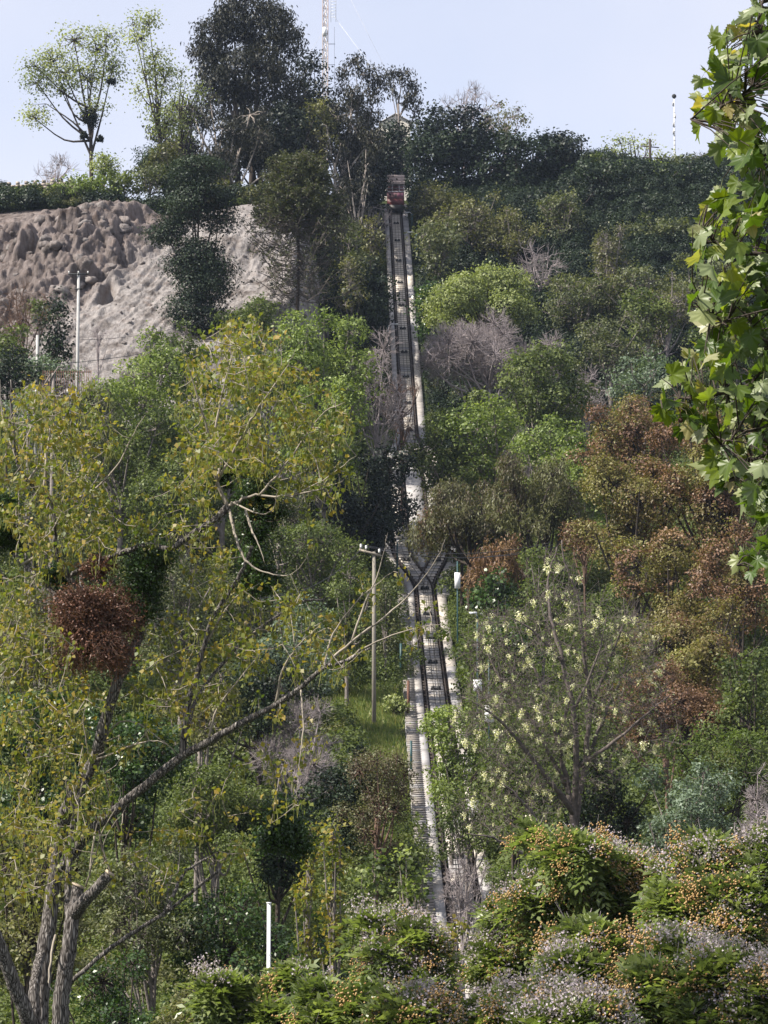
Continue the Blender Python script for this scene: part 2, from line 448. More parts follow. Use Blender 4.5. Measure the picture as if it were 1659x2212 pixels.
def cliff():
    xs = np.arange(-42, -4.0, 0.13); ys = np.arange(183, 236, 0.15)
    X, Y = np.meshgrid(xs, ys)
    Z = terr(X, Y)
    dzdy = (terr(X, Y + 0.5) - terr(X, Y - 0.5))
    nrm = np.stack([np.zeros_like(X), -dzdy, np.ones_like(X)], -1); nrm /= np.linalg.norm(nrm, axis=-1)[..., None]
    D = np.zeros_like(X); T = np.zeros_like(X)
    ny, nx = X.shape
    # the ragged brown part lies up-left of a line running down to the left
    Zs = Z
    line = (X + 17.5) + (54 - Zs) * 0.62           # <0 : brown lumpy part
    rough = sstep(2.5, -3.0, line)
    for i in range(ny):
        for j in range(nx):
            x = X[i, j]; z = Z[i, j]; y = Y[i, j]
            q = x - 0.42 * z; r = rough[i, j]
            w1 = noise.noise(Vector((x * .35, y * .1, z * .35))); w2 = noise.noise(Vector((x * .35 + 40, y * .1, z * .35)))
            f1 = noise.noise(Vector((q * 0.14, z * 0.05, 3.1)))
            g = 1 - abs(noise.noise(Vector((q * 0.50 + w1 * 1.1, z * 0.10 + w2 * .3, 7.7)))) * 2
            g2 = 1 - abs(noise.noise(Vector((q * 1.7 + w2 * .4, z * 0.26, 1.7)))) * 2
            d = 2.4 * f1 + (.30 - .08 * r) * g + (.20 - .02 * r) * g2
            km = noise.noise(Vector((x * .22, z * .22, 12.)))
            k1 = .40 - noise.voronoi(Vector((x * .36 + w1 * .8, y * .1, z * .40 + w2 * .8)))[0][0]
            k2 = .40 - noise.voronoi(Vector((x * 1.15 + w2, y * .3, z * 1.15 + w1)))[0][0]
            if k1 > 0 and km > -.15: d += (k1 ** .45) * (1.3 + 1.6 * km) * r * min(1, (km + .15) * 4)
            if k2 > 0: d += (k2 ** .5) * (.22 + .75 * r) * max(0, .25 - km)
            cv_ = noise.noise(Vector((x * .55 + w2, y * .2, z * .38 + 60)))
            d -= (.12 + r) * 1.9 * max(0, cv_ - .16)
            d += (.07 + .41 * r) * vfrac(x * 1.5, y * 0.8, z * 1.3, 5) + .10 * vfrac(q * 3.0, y, z * 1.1 + 9, 3) + (.015 + .09 * r) * noise.noise(Vector((x * 4.5, y * 3, z * 4.5)))
            D[i, j] = d if y < 220 else d - max(-.6, d) * min(1, (y - 220) / 9)
    # scooped overhangs
    for (u, v, w, h, dep) in ((232, 640, 34, 70, 1.6), (300, 470, 40, 30, 1.3), (150, 520, 60, 40, 1.2), (60, 560, 50, 40, 1.0), (180, 610, 40, 40, 1.1), (240, 450, 25, 35, 1.0), (205, 440, 22, 30, 1.0)):
        p = P(u, v, hit(u, v)); s = p[1] / F
        e = ((X - p[0]) / (w * s * 0.5)) ** 2 + ((Z - p[2]) / (h * s * 0.5)) ** 2
        D -= dep * np.exp(-e ** 2)
        D += dep * 0.6 * np.exp(-(((X - p[0]) / (w * s * 0.6)) ** 2 + ((Z - p[2] - h * s * 0.75) / (h * s * 0.35)) ** 2))
    D -= 1.6 * (1 - sstep(-4.2, -5.8, X)) + 1.0 * sstep(233, 236, Y) + 1.2 * (1 - sstep(183, 186, Y))
    V = (np.stack([X, Y, Z], -1) + nrm * D[..., None]).reshape(-1, 3)
    i = np.arange(ny - 1)[:, None] * nx; j = np.arange(nx - 1)[None, :]
    q = np.stack([i + j, i + j + 1, i + nx + j + 1, i + nx + j], -1).reshape(-1, 4)
    return mesh_np('cliff', V, [q], tint=(rough[:-1, :-1].ravel() * 0.85), smooth=False), V.reshape(ny, nx, 3), rough, xs, ys
cme, CV3, CRough, cxs, cys = cliff()
CLIFF = tag(lnk('rock_cliff', cme, CLM), 'bare grey and brown conglomerate cliff with gullies below the hedge', None, None, 'structure')
def boulder_mesh(k):
    b = MB(); b.ball((0, 0, 0), 1, 12, 8)
    me = b.mesh('boulder', smooth=True, tint=False)
    for v in me.vertices:
        n = noise.fractal(v.co * 1.3 + Vector((k * 5.1, 0, 0)), 1, 2, 3)
        v.co *= 1 + 0.5 * n
    a = me.attributes.new('tint', 'FLOAT', 'FACE')
    a.data.foreach_set('value', np.full(len(me.polygons), 0.25 + 0.15 * (k % 3), np.float32))
    me.materials.append(CLM)
    return me
BM = [boulder_mesh(k) for k in range(5)]
def add_boulders():
    rr = random.Random(3)
    n = 0
    while n < 230:
        j = rr.randrange(20, len(cxs) - 6); i = rr.randrange(15, len(cys) - 25)
        ro = CRough[i, j]
        if rr.random() > 0.45 + 0.55 * ro: continue
        p = CV3[i, j]
        r = (0.14 + 0.30 * rr.random() ** 2) * (1 + 1.3 * ro) * (1.5 if rr.random() < 0.12 else 1)
        if p[0] < -38: continue
        if p[1] > 222: continue
        r = min(r, .62)
        o = bpy.data.objects.new('boulder', rr.choice(BM)); COL.objects.link(o); o.parent = CLIFF
        o.location = (float(p[0]), float(p[1]) + r * 0.28, float(p[2]) - r * 0.15)
        o.scale = (r * rr.uniform(0.8, 1.3), r * 1.0, r * rr.uniform(0.6, 1.0))
        o.rotation_euler = (rr.uniform(-.4, .4), rr.uniform(-.5, .9), rr.uniform(0, 6))
        n += 1
add_boulders()

# ------------------------------------------------------------------ tree builder
BUDGET = [0]
def make_crown(w, h, dep, shape='round', nl=9, rl=(0.32, 0.5), spray=60, seed=0, up=0.25, gap=0.0, lobes=None):
    """Lobes (centre, radii) and spray points on them, around the crown's centre."""
    rg = np.random.default_rng(seed)
    R = np.array([w, dep, h]) / 2
    if lobes is None:
        C = []; RR = []
        tries = 0
        while len(C) < nl and tries < 400:
            tries += 1
            d = rg.normal(size=3); d /= np.linalg.norm(d)
            r = rg.uniform(*rl)
            k = rg.uniform(0.55, 1.12) if len(C) else 0.1
            if len(C) > nl * .55: r = r * rg.uniform(.4, .8); k = rg.uniform(.9, 1.28)
            if shape == 'dome': d[2] = abs(d[2]) * 1.1 - 0.35
            if shape == 'spread': d[2] = rg.uniform(-0.5, 0.8)
            if shape == 'column': d[2] *= 1.6
            rad = r * np.array([R[0], R[1], R[2]])
            mn = rad.min(); rad = 0.55 * rad + 0.45 * mn * np.array([1.1, 1.1, 0.9])
            c = d * (R - rad) * k
            if shape == 'cone':
                t = rg.uniform(-1, 1); c[2] = t * (R[2] - rad[2]); f = 0.15 + 0.85 * (1 - t) / 2
                c[:2] *= f; rad *= (0.45 + 0.6 * f)
            if any(np.linalg.norm((c - q) / R) < 0.22 for q in C) and tries < 300: continue
            C.append(c); RR.append(rad)
        C = np.array(C); RR = np.array(RR)
    else:
        C = np.array([l[0] for l in lobes], float); RR = np.array([l[1] for l in lobes], float)
    wt = RR[:, 0] * RR[:, 2] + RR[:, 0] * RR[:, 1]; wt = wt / wt.sum()
    n = int(spray * 1.9)
    li = rg.choice(len(C), n, p=wt)
    d = rg.normal(size=(n, 3)); d[:, 2] += up; d /= np.linalg.norm(d, axis=1)[:, None]
    pos = C[li] + RR[li] * d * (rg.uniform(0.68, 1.08, (n, 1)) + (rg.random((n, 1)) < .12) * rg.uniform(0, .38, (n, 1)))
    keep = np.ones(n, bool)
    for k in range(len(C)):
        inside = (np.sum(((pos - C[k]) / RR[k]) ** 2, 1) < 0.62) & (li != k)
        keep &= ~inside
    if gap > 0:
        s = 2.2 / max(w, h) * 2
        nv = np.array([noise.noise(Vector((a * s + seed, b_ * s, c_ * s))) for a, b_, c_ in pos])
        keep &= nv > (-0.45 + gap)
    pos, d, li = pos[keep][:spray], d[keep][:spray], li[keep][:spray]
    return C, RR, pos, d, li, rg

KINDS = {
 #        material  leafpx  W/L  cover  per-spray spread(px)
 'bright': dict(m='bright', lp=7.5, wl=.6, cov=1.9, nps=16, sp=9, nl=14, bark=BARK, gap=.05),
 'mid':    dict(m='mid', lp=7.5, wl=.6, cov=1.8, nps=15, sp=9, nl=12, bark=BARK, gap=.08),
 'muted':  dict(m='muted', lp=7, wl=.55, cov=1.4, nps=11, sp=9, nl=11, bark=BARK, gap=.18, twig=.5),
 'dark':   dict(m='dark', lp=8, wl=.6, cov=1.9, nps=15, sp=10, nl=12, bark=BARKD, gap=.05),
 'black':  dict(m='black', lp=8, wl=.6, cov=1.9, nps=15, sp=10, nl=10, bark=BARKD, gap=.05),
 'euc':    dict(m='euc', lp=9, wl=.38, cov=1.7, nps=16, sp=11, nl=16, bark=BARKP, gap=.16, hang=.55, twig=.35, rl=(.2, .34)),
 'eucthin': dict(m='euc', lp=8, wl=.42, cov=.9, nps=14, sp=8, nl=15, bark=BARK, gap=.2, hang=.4, twig=1.0, rl=(.16, .27)),
 'cedar':  dict(m='black', lp=8, wl=.5, cov=1.5, nps=14, sp=9, nl=17, bark=BARKD, flat=.35, twig=.4, rl=(.2, .34), shape='cone'),
 'olive':  dict(m='olive', lp=6.5, wl=.6, cov=1.2, nps=11, sp=8, nl=12, bark=BARK, gap=.16, twig=.8),
 'beige':  dict(m='olive', lp=5.5, wl=.6, cov=.5, nps=6, sp=8, nl=10, bark=TWIG, gap=.1, twig=1.4),
 'yellow': dict(m='yellow', lp=6.5, wl=.55, cov=1.9, nps=14, sp=8, nl=18, bark=BARKD, gap=.02, shape='dome', rl=(.22, .34)),
 'sky':    dict(m='sky', lp=5.5, wl=.7, cov=.62, nps=7, sp=12, nl=17, bark=BARKD, gap=.12, twig=.35, rl=(.16, .28)),
 'bronze': dict(m='bronze', lp=6.5, wl=.62, cov=1.6, nps=12, sp=8, nl=15, bark=BARKD, gap=.08, twig=.5, mix='rust', rl=(.22, .36)),
 'rust':   dict(m='rust', lp=5.5, wl=.55, cov=1.1, nps=11, sp=8, nl=12, bark=TWIGB, gap=.12, twig=1.0),
 'pepper': dict(m='pepper', lp=8.5, wl=.3, cov=1.6, nps=18, sp=8, nl=15, bark=BARKD, gap=.12, hang=1.6, twig=.35, rl=(.2, .32), shape='dome'),
 'silver': dict(m='silver', lp=8, wl=.45, cov=1.5, nps=12, sp=9, nl=12, bark=BARK, gap=.08),
 'ivy':    dict(m='ivy', lp=8.5, wl=.8, cov=1.8, nps=14, sp=10, nl=11, bark=BARKD, gap=.05),
 'shade':  dict(m='mid', lp=9, wl=.6, cov=1.3, nps=12, sp=11, nl=12, bark=BARKD, gap=.12, twig=.8),
 'bare':   dict(bare=1, cov=1.0, nl=13, bark=TWIG, gap=-.5),
 'barebrown': dict(bare=1, cov=1.0, nl=11, bark=TWIGB, gap=-.5),
 'baredome': dict(bare=1, cov=1.9, nl=16, bark=TWIG, gap=-.5, shape='dome', rl=(.24, .36)),
 'barethin': dict(bare=1, cov=.5, nl=11, bark=TWIG, gap=0),
 'sapling': dict(m='poplar', lp=11, wl=.8, cov=.75, nps=7, sp=12, nl=9, bark=BARK, gap=.1, twig=1.2, shape='column'),
 'vine':   dict(m='melia', lp=11, wl=.8, cov=1.0, nps=9, sp=14, nl=10, bark=BARK, gap=.15, twig=.5, shape='column'),
 'locust': dict(m='locust', lp=9, wl=.4, cov=1.2, nps=12, sp=10, nl=12, bark=BARKD, gap=.1, twig=.7),
 'conifer': dict(m='dark', lp=8, wl=.35, cov=1.6, nps=14, sp=8, nl=10, bark=BARKD, shape='cone'),
}
def tree(u, vt, vb, w, kind, label, name='tree', cat='tree', vbase=None, y=None, lean=0.0, lobes=None, group=None, aspect=1.0, forks=1, cov=1.0, trunkpx=None, **over):
    K = dict(KINDS[kind]); K.update(over)
    if lobes is None and kind not in ('sapling', 'vine', 'conifer', 'eucthin'):
        hh_ = vb - vt; w = w * 1.24; vt = vt - 0.03 * hh_; vb = vb + 0.22 * hh_; cov *= .78
    if y is None:
        y = hit(u, vbase if vbase is not None else vb + 0.18 * (vb - vt))
    s = math.hypot(y, 0) / F
    c0 = P(u, vb, y); x = float(c0[0])
    gz = float(terr(x, y))
    zt = float(P(u, vt, y)[2]); zb = max(float(P(u, vb, y)[2]), gz + 0.15)
    if zt < zb + 1.0: zt = zb + 1.0
    h = zt - zb; wm = w * s
    dep = min(wm * aspect, 9.0) if wm > 9 else wm * aspect
    zc = (zt + zb) / 2 - gz
    seed = (abs(hash((int(u), int(vt), int(w)))) if False else int(u * 7 + vt * 13 + w * 3)) % 99991
    area = w * (h / s) * 0.8
    bare = K.get('bare')
    if bare:
        nsp = int(area / 95 * K['cov'] * cov) + 12
    else:
        nle = area * K['cov'] * cov * 2.1 / (0.5 * K['lp'] ** 2 * K['wl'])
        nsp = int(nle / K['nps']) + 8
    lob = None
    if lobes is not None:   # in pixels relative to (u, middle)
        lob = [((lx * s, ly * s, lz * s), (rx * s, (rx if len(l) < 6 else l[5]) * s * 0.9, rz * s)) for l in lobes for (lx, ly, lz, rx, rz) in [l[:5]]]
    C, RR, pos, d, li, rg = make_crown(wm, h, dep, K.get('shape', 'round'), int(K['nl'] * 1.45), K.get('rl', (.25, .40)), nsp, seed, gap=K.get('gap', 0), lobes=lob)
    off = np.array([0, 0, zc])
    root = thing(name, (x, y, gz), label, cat, group)
    # trunk and limbs
    tb = MB()
    tr = (trunkpx * s) if trunkpx else max(0.10, 0.022 * wm + 0.008 * h)
    th = zc - h * 0.18
    tops = []
    for f in range(forks):
        a = rg.uniform(0, 6.28); sp = 0 if forks == 1 else wm * 0.12
        ex = np.array([sp * math.cos(a) + lean * wm, sp * 0.5 * math.sin(a), th])
        bx = np.array([0.3 * math.cos(a) * (forks > 1) - 0, 0, -0.6])
        pts = smooth_path([bx, bx * 0.5 + ex * 0.45 + rg.normal(size=3) * [.12, .12, 0] * wm * 0.06, ex], 4)
        tb.tube(pts, np.linspace(tr, tr * 0.55, len(pts)), 7, t=0.5)
        tops.append((pts, tr))
    for k in range(len(C)):
        pts, r0 = tops[k % forks]
        i0 = min(len(pts) - 1, int(len(pts) * rg.uniform(0.55, 1.0)))
        a = pts[i0]; b = C[k] + off
        if b[2] < a[2]: a = pts[int(len(pts) * .7)]
        mid = (a + b) / 2 + np.array([0, 0, -0.06 * wm]) + rg.normal(size=3) * 0.03 * wm
        q = smooth_path([a, mid, b], 3)
        tb.tube(q, np.linspace(r0 * 0.5, max(r0 * 0.14, 0.4 * s), len(q)), 5, cap=False, t=0.5)
    tw = K.get('twig', 0.3)
    p3 = pos + off
    if tw > 0 or bare:
        sel = np.arange(len(pos)) if bare else np.nonzero(rg.random(len(pos)) < tw)[0]
        A = C[li[sel]] + off; B = p3[sel]
        M = (A * 0.5 + B * 0.5) + rg.normal(size=A.shape) * np.linalg.norm(B - A, axis=1)[:, None] * 0.12
        rt = max(0.012, 0.55 * s)
        tb.sticks(A, M, rt * 1.7, rt * 1.15, t=0.5); tb.sticks(M, B, rt * 1.15, rt * 0.7, t=0.5)
        if bare:
            n = len(B)
            for q in range(6):
                dd = d[sel] * 0.9 + rg.normal(size=(n, 3)) * 0.55 + np.array([0, 0, 0.35]); dd /= np.linalg.norm(dd, axis=1)[:, None]
                ln = rg.uniform(10, 24, (n, 1)) * s
                st = B * 1.0 + (M - B) * rg.uniform(0, .8, (n, 1))
                e = st + dd * ln
                tb.sticks(st, e, rt * 0.7, rt * 0.4, t=0.5)
                if q % 2 == 0:
                    e2 = (st + e) / 2 + (dd * 0.6 + rg.normal(size=(n, 3)) * 0.5) * ln * 0.6
                    tb.sticks((st + e) / 2, e2, rt * 0.5, rt * 0.35, t=0.5)
    tb.build('trunk' if not bare else 'branches', K['bark'], root, smooth=True)
    if bare: return root
    # leaves
    def leafset(mask, mat, nm, lp, wl, nps):
        n0 = int(mask.sum())
        if not n0: return
        pp = np.repeat(p3[mask], nps, 0); dd = np.repeat(d[mask], nps, 0)
        n = len(pp)
        spm = K['sp'] * s
        o_ = rg.normal(size=(n, 3)) * spm * np.array([1, 1, 0.7])
        hang = K.get('hang', 0)
        if hang:
            o_[:, 2] -= rg.random(n) * spm * 2.2 * hang; o_[:, :2] *= 0.75
        if K.get('flat'): o_[:, 2] *= K['flat']; o_[:, :2] *= 1.5
        N = dd * 0.75 + np.array([0, 0, 0.35]) + rg.normal(size=(n, 3)) * 0.5
        D = rg.normal(size=(n, 3)) + dd * 0.4
        if hang: D = D * 0.35 + np.array([0, 0, -1.0]); N = dd + rg.normal(size=(n, 3)) * 0.7
        L = lp * s * rg.uniform(0.65, 1.3, n)
        lr = rg.normal(size=len(C)) * 0.13; sr = rg.normal(size=n0) * 0.12
        t = 0.5 + lr[np.repeat(li[mask], nps)] + np.repeat(sr, nps) + rg.normal(size=n) * 0.16
        b = MB(); b.leaves(pp + o_, N, D, L, L * wl, np.clip(t, 0, 1))
        BUDGET[0] += n * 2
        o = b.build(nm, mat, root); o['kind'] = 'stuff'
        return o
    allm = np.ones(len(pos), bool)
    if K.get('mix'):
        fr = over.get('mixf', 0.3)
        ns = np.array([noise.noise(Vector((q[0] * .45 + seed % 97, q[1] * .45, q[2] * .45))) for q in pos])
        mk_ = ns + rg.normal(size=len(li)) * .12 > np.quantile(ns, 1 - fr)
        leafset(~mk_, LM[K['m']], 'crown', K['lp'], K['wl'], K['nps'])
        leafset(mk_, LM[K['mix']], 'crown', K['lp'], K['wl'], K['nps'])
    else:
        leafset(allm, LM[K['m']], 'crown', K['lp'], K['wl'], K['nps'])
    return root
# ------------------------------------------------------------------ railway
def frame_at(y):
    x = float(trackx(y)); z = float(prof(y))
    dx = float(trackx(y + .5) - trackx(y - .5)); dz = float(prof(y + .5) - prof(y - .5))
    f = Vector((dx, 1, dz)).normalized(); r = f.cross(Vector((0, 0, 1))).normalized(); n = r.cross(f).normalized()
    return Vector((x, y, z)), f, r, n
def loopw(y):
    """Half distance between the two tracks of the passing place."""
    return 1.45 * float(sstep(172, 182, y) * (1 - sstep(200, 212, y)))
def sweep(name, prof_pts, y0, y1, step, mat, parent, off=lambda y: 0.0, wid=lambda y: 1.0, closed=True, tint=False):
    """A closed cross-section (list of (a, n)) swept along the track line."""
    yy = np.arange(y0, y1 + step * .5, step); k = len(prof_pts)
    V = []
    for y in yy:
        p, f, r, n = frame_at(y)
        for (a, b_) in prof_pts:
            aa = (a if not callable(a) else a(y)) + off(y)
            V.append(p + r * aa + n * b_)
    i = np.arange(len(yy) - 1)[:, None] * k; j = np.arange(k)[None, :]; j2 = (j + 1) % k
    q = np.stack([i + j, i + k + j, i + k + j2, i + j2], -1).reshape(-1, 4)
    caps = [np.array([[0] * 0])]
    faces = [q]
    if k == 4:
        faces.append(np.array([[0, 1, 2, 3], [(len(yy) - 1) * k + z for z in (3, 2, 1, 0)]]))
    me = mesh_np(name, np.array([tuple(v) for v in V]), faces)
    return lnk(name, me, mat, parent)
CONC = plainmat('concrete_pale', (0.40, 0.375, 0.35), 0.9, scale=0.9, c2=(0.20, 0.185, 0.17), bump=0.02, bscale=9, spec=0.2)
CONCW = plainmat('concrete_warm', (0.54, 0.49, 0.43), 0.9, scale=1.4, c2=(0.33, 0.30, 0.26), bump=0.015, bscale=9, spec=0.2)
CONCG = plainmat('concrete_grey', (0.36, 0.35, 0.345), 0.9, scale=1.1, c2=(0.22, 0.21, 0.21), spec=0.2)
SLEEP = plainmat('sleeper_oiled_wood', (0.05, 0.04, 0.034), 0.85, scale=5, var=0.4, spec=0.2)
BALL = plainmat('trackbed_dirt', (0.06, 0.05, 0.045), 0.95, scale=3, var=0.5, bump=0.05, bscale=6, spec=0.1)
RUST = plainmat('rusty_steel', (0.12, 0.06, 0.04), 0.75, scale=5, var=0.4, metal=0.2)
STEEL = plainmat('rail_steel', (0.07, 0.055, 0.05), 0.5, scale=8, var=0.3, metal=0.6)
CABLE = plainmat('greased_cable', (0.03, 0.028, 0.027), 0.5, metal=0.5)
PLANK = plainmat('weathered_plank', (0.36, 0.33, 0.30), 0.9, scale=2.5, c2=(0.20, 0.18, 0.165), spec=0.15, stretch=(1, 6, 6))
GALV = plainmat('painted_metal_white', (0.72, 0.72, 0.72), 0.45, scale=4, var=0.06)
TEAL = plainmat('painted_metal_teal', (0.022, 0.062, 0.066), 0.5, scale=4, var=0.2)
DARKM = plainmat('dark_metal', (0.02, 0.021, 0.023), 0.7, var=0.3)
YA, YB = 66.0, 284.0
trk = tag(empty('funicular_track', (3.55, 95, float(prof(95)))), 'narrow funicular railway climbing straight up the hillside with a passing loop', 'railway track')
def child_sweep(*a, **k):
    o = sweep(*a, **k)
    o.parent = trk; o.matrix_parent_inverse = Matrix.Translation(-Vector(trk.location))
    return o
def kid(o, par=None):
    par = par or trk
    o.parent = par; o.matrix_parent_inverse = Matrix.Translation(-Vector(par.location))
    return o
child_sweep('trackbed', [(lambda y: -.80 - loopw(y), -.9), (lambda y: -.80 - loopw(y), -.17), (lambda y: .80 + loopw(y), -.17), (lambda y: .80 + loopw(y), -.9)], YA, YB, 1.5, BALL, None)
# inner concrete panels, sleepers
def plate(sx, sy, sz, seed, jit=0.0):
    b = MB(); b.box((0, 0, 0), (sx, sy, sz)); me = b.mesh('plate', tint=False)
    for v in me.vertices:
        v.co += Vector((random.uniform(-jit, jit), random.uniform(-jit, jit), random.uniform(-jit, jit) * .5))
    return me
slp = [plate(1.50, .10, .14, k, .012) for k in range(3)]
for m_ in slp: m_.materials.append(SLEEP)
pnl = [plate(.94, .57, .16, k, .012) for k in range(4)]
for k, m_ in enumerate(pnl): m_.materials.append([CONCW, CONC, CONCW, CONCG][k])
rs = random.Random(5)
y = 78.0; cntS = cntP = 0; farS = MB(); farP = MB()
while y < YB - 2:
    p, f, r, n = frame_at(y)
    R = Matrix((r, f, n)).transposed()
    lw = loopw(y)
    for sgn in ((0,) if lw < 0.12 else (-1, 1)):
        c = p + r * (lw * sgn)
        if cntS < 300:
            o = bpy.data.objects.new('sleeper', rs.choice(slp)); COL.objects.link(o)
            o.matrix_world = Matrix.Translation(c - n * .10) @ R.to_4x4(); kid(o); cntS += 1
        else: farS.box(c - n * .10, (1.50, .10, .14), R)
        c2 = c + f * .34
        if cntP < 300:
            o = bpy.data.objects.new('concrete_panel', rs.choice(pnl)); COL.objects.link(o)
            o.matrix_world = Matrix.Translation(c2 - n * (.095 + rs.uniform(0, .02))) @ R.to_4x4(); kid(o); cntP += 1
        else: farP.box(c2 - n * .11, (.94, .57, .16), R)
    y += .68 * f.y
for mb, nm, mt in ((farS, 'sleepers', SLEEP), (farP, 'concrete_panels', CONCW)):
    if mb.n:
        o = kid(mb.build(nm, mt)); o['kind'] = 'stuff'
# fill between the tracks of the loop
child_sweep('island_slab', [(lambda y: -max(.02, loopw(y) - .80), -.5), (lambda y: -max(.02, loopw(y) - .80), -.02), (lambda y: max(.02, loopw(y) - .80), -.02), (lambda y: max(.02, loopw(y) - .80), -.5)], 178, 205, 1, CONCG, None)
for sg in (-1, 1):
    for rr_ in (-.60, .60):
        for (y0, y1) in (((YA, YB),)):
            child_sweep('rail', [(rr_ - .045, -.02), (rr_ - .03, .12), (rr_ + .03, .12), (rr_ + .045, -.02)], y0 if sg > 0 else 170, y1 if sg > 0 else 213, 1.0, STEEL, None, off=lambda y, s_=sg: s_ * loopw(y))
# longitudinal timber under each rail gives the dark band beside it
for rr_ in ():
    for sg in (-1, 1):
        child_sweep('rail_bearer', [(rr_ - .07, -.12), (rr_ - .07, .03), (rr_ + .07, .03), (rr_ + .07, -.12)], YA if sg > 0 else 170, YB if sg > 0 else 213, 1.0, SLEEP, None, off=lambda y, s_=sg: s_ * loopw(y))
for cx_, sg in ((-.14, 1), (.16, 1), (0, -1)):
    b = MB(); pts = []
    y0, y1 = (YA, YB) if sg > 0 else (170, 213)
    for y in np.arange(y0, y1, 2.0):
        p, f, r, n = frame_at(y); pts.append(p + r * (cx_ + sg * loopw(y)) + n * .15)
    b.tube([tuple(q) for q in pts], .022, 5); kid(b.build('cable', CABLE))
y = 80.0; roll = None
def roller_mesh():
    b = MB()
    b.box((0, 0, -.03), (.62, .22, .08))
    for sx in (-.16, .16):
        b.tube([(sx - .09, 0, .06), (sx + .09, 0, .06)], [.12, .12], 9)
        b.box((sx - .12, 0, .04), (.03, .16, .16)); b.box((sx + .12, 0, .04), (.03, .16, .16))
    return b.mesh('roller', tint=False)
rm = roller_mesh(); rm.materials.append(DARKM)
while y < 276:
    p, f, r, n = frame_at(y); R = Matrix((r, f, n)).transposed(); lw = loopw(y)
    for sgn in ((0,) if lw < .12 else (-1, 1)):
        o = bpy.data.objects.new('cable_roller', rm); COL.objects.link(o)
        o.matrix_world = Matrix.Translation(p + r * (lw * sgn) + n * .05) @ R.to_4x4(); kid(o)
    y += 6.6
# right kerb path, joined slabs a few metres long
def offR(y): return .82 + loopw(y)
def offL(y): return -.82 - loopw(y)
kerb = tag(empty('kerb_path', (5, 100, float(prof(100)))), 'pale concrete strip along the right side of the track', 'path', None); 
lst = tag(empty('stairway', (1.8, 100, float(prof(100)))), 'long flight of wooden and concrete steps down the left side of the track', 'stairs')
y = 78.0; k = 0
while y < 282:
    ln = 3.2
    w_ = .60 + (.35 if 168 < y < 186 else 0)
    o = sweep('path_slab', [(lambda y: offR(y), -.6), (lambda y: offR(y), .05), (lambda y, w_=w_: offR(y) + w_, .05), (lambda y, w_=w_: offR(y) + w_, -.6)], y, y + ln - .06, (ln - .06) / 3, rs.choice([CONCW, CONC, CONC, CONCG]), None)
    kid(o, kerb)
    if y < 281:
        o = sweep('edge_slab', [(lambda y: offL(y) - .46, -.6), (lambda y: offL(y) - .46, .02), (lambda y: offL(y), .02), (lambda y: offL(y), -.6)], y, y + ln - .06, (ln - .06) / 3, rs.choice([CONC, CONCG, CONC]), None)
        kid(o, lst)
    y += ln
stp = [plate(.66, .40, .10, k, .012) for k in range(4)]
for k, m_ in enumerate(stp): m_.materials.append([PLANK, PLANK, CONCG, PLANK][k])
y = 78.0; c = 0; fs = MB()
while y < 186:
    p, f, r, n = frame_at(y)
    q = p + r * (offL(y) - .80 - (.0)) + Vector((0, 0, .02))
    if c < 300:
        o = bpy.data.objects.new('step', rs.choice(stp)); COL.objects.link(o)
        o.matrix_world = Matrix.Translation(q) @ Matrix.Rotation(rs.uniform(-.02, .02), 4, 'Z'); kid(o, lst); c += 1
    else: fs.box(q, (.66, .40, .10))
    y += .40
o = sweep('stringer', [(lambda y: offL(y) - 1.15, -1.2), (lambda y: offL(y) - 1.15, -.12), (lambda y: offL(y) - .47, -.12), (lambda y: offL(y) - .47, -1.2)], 76, 186, 1.5, CONCG, None); kid(o, lst)

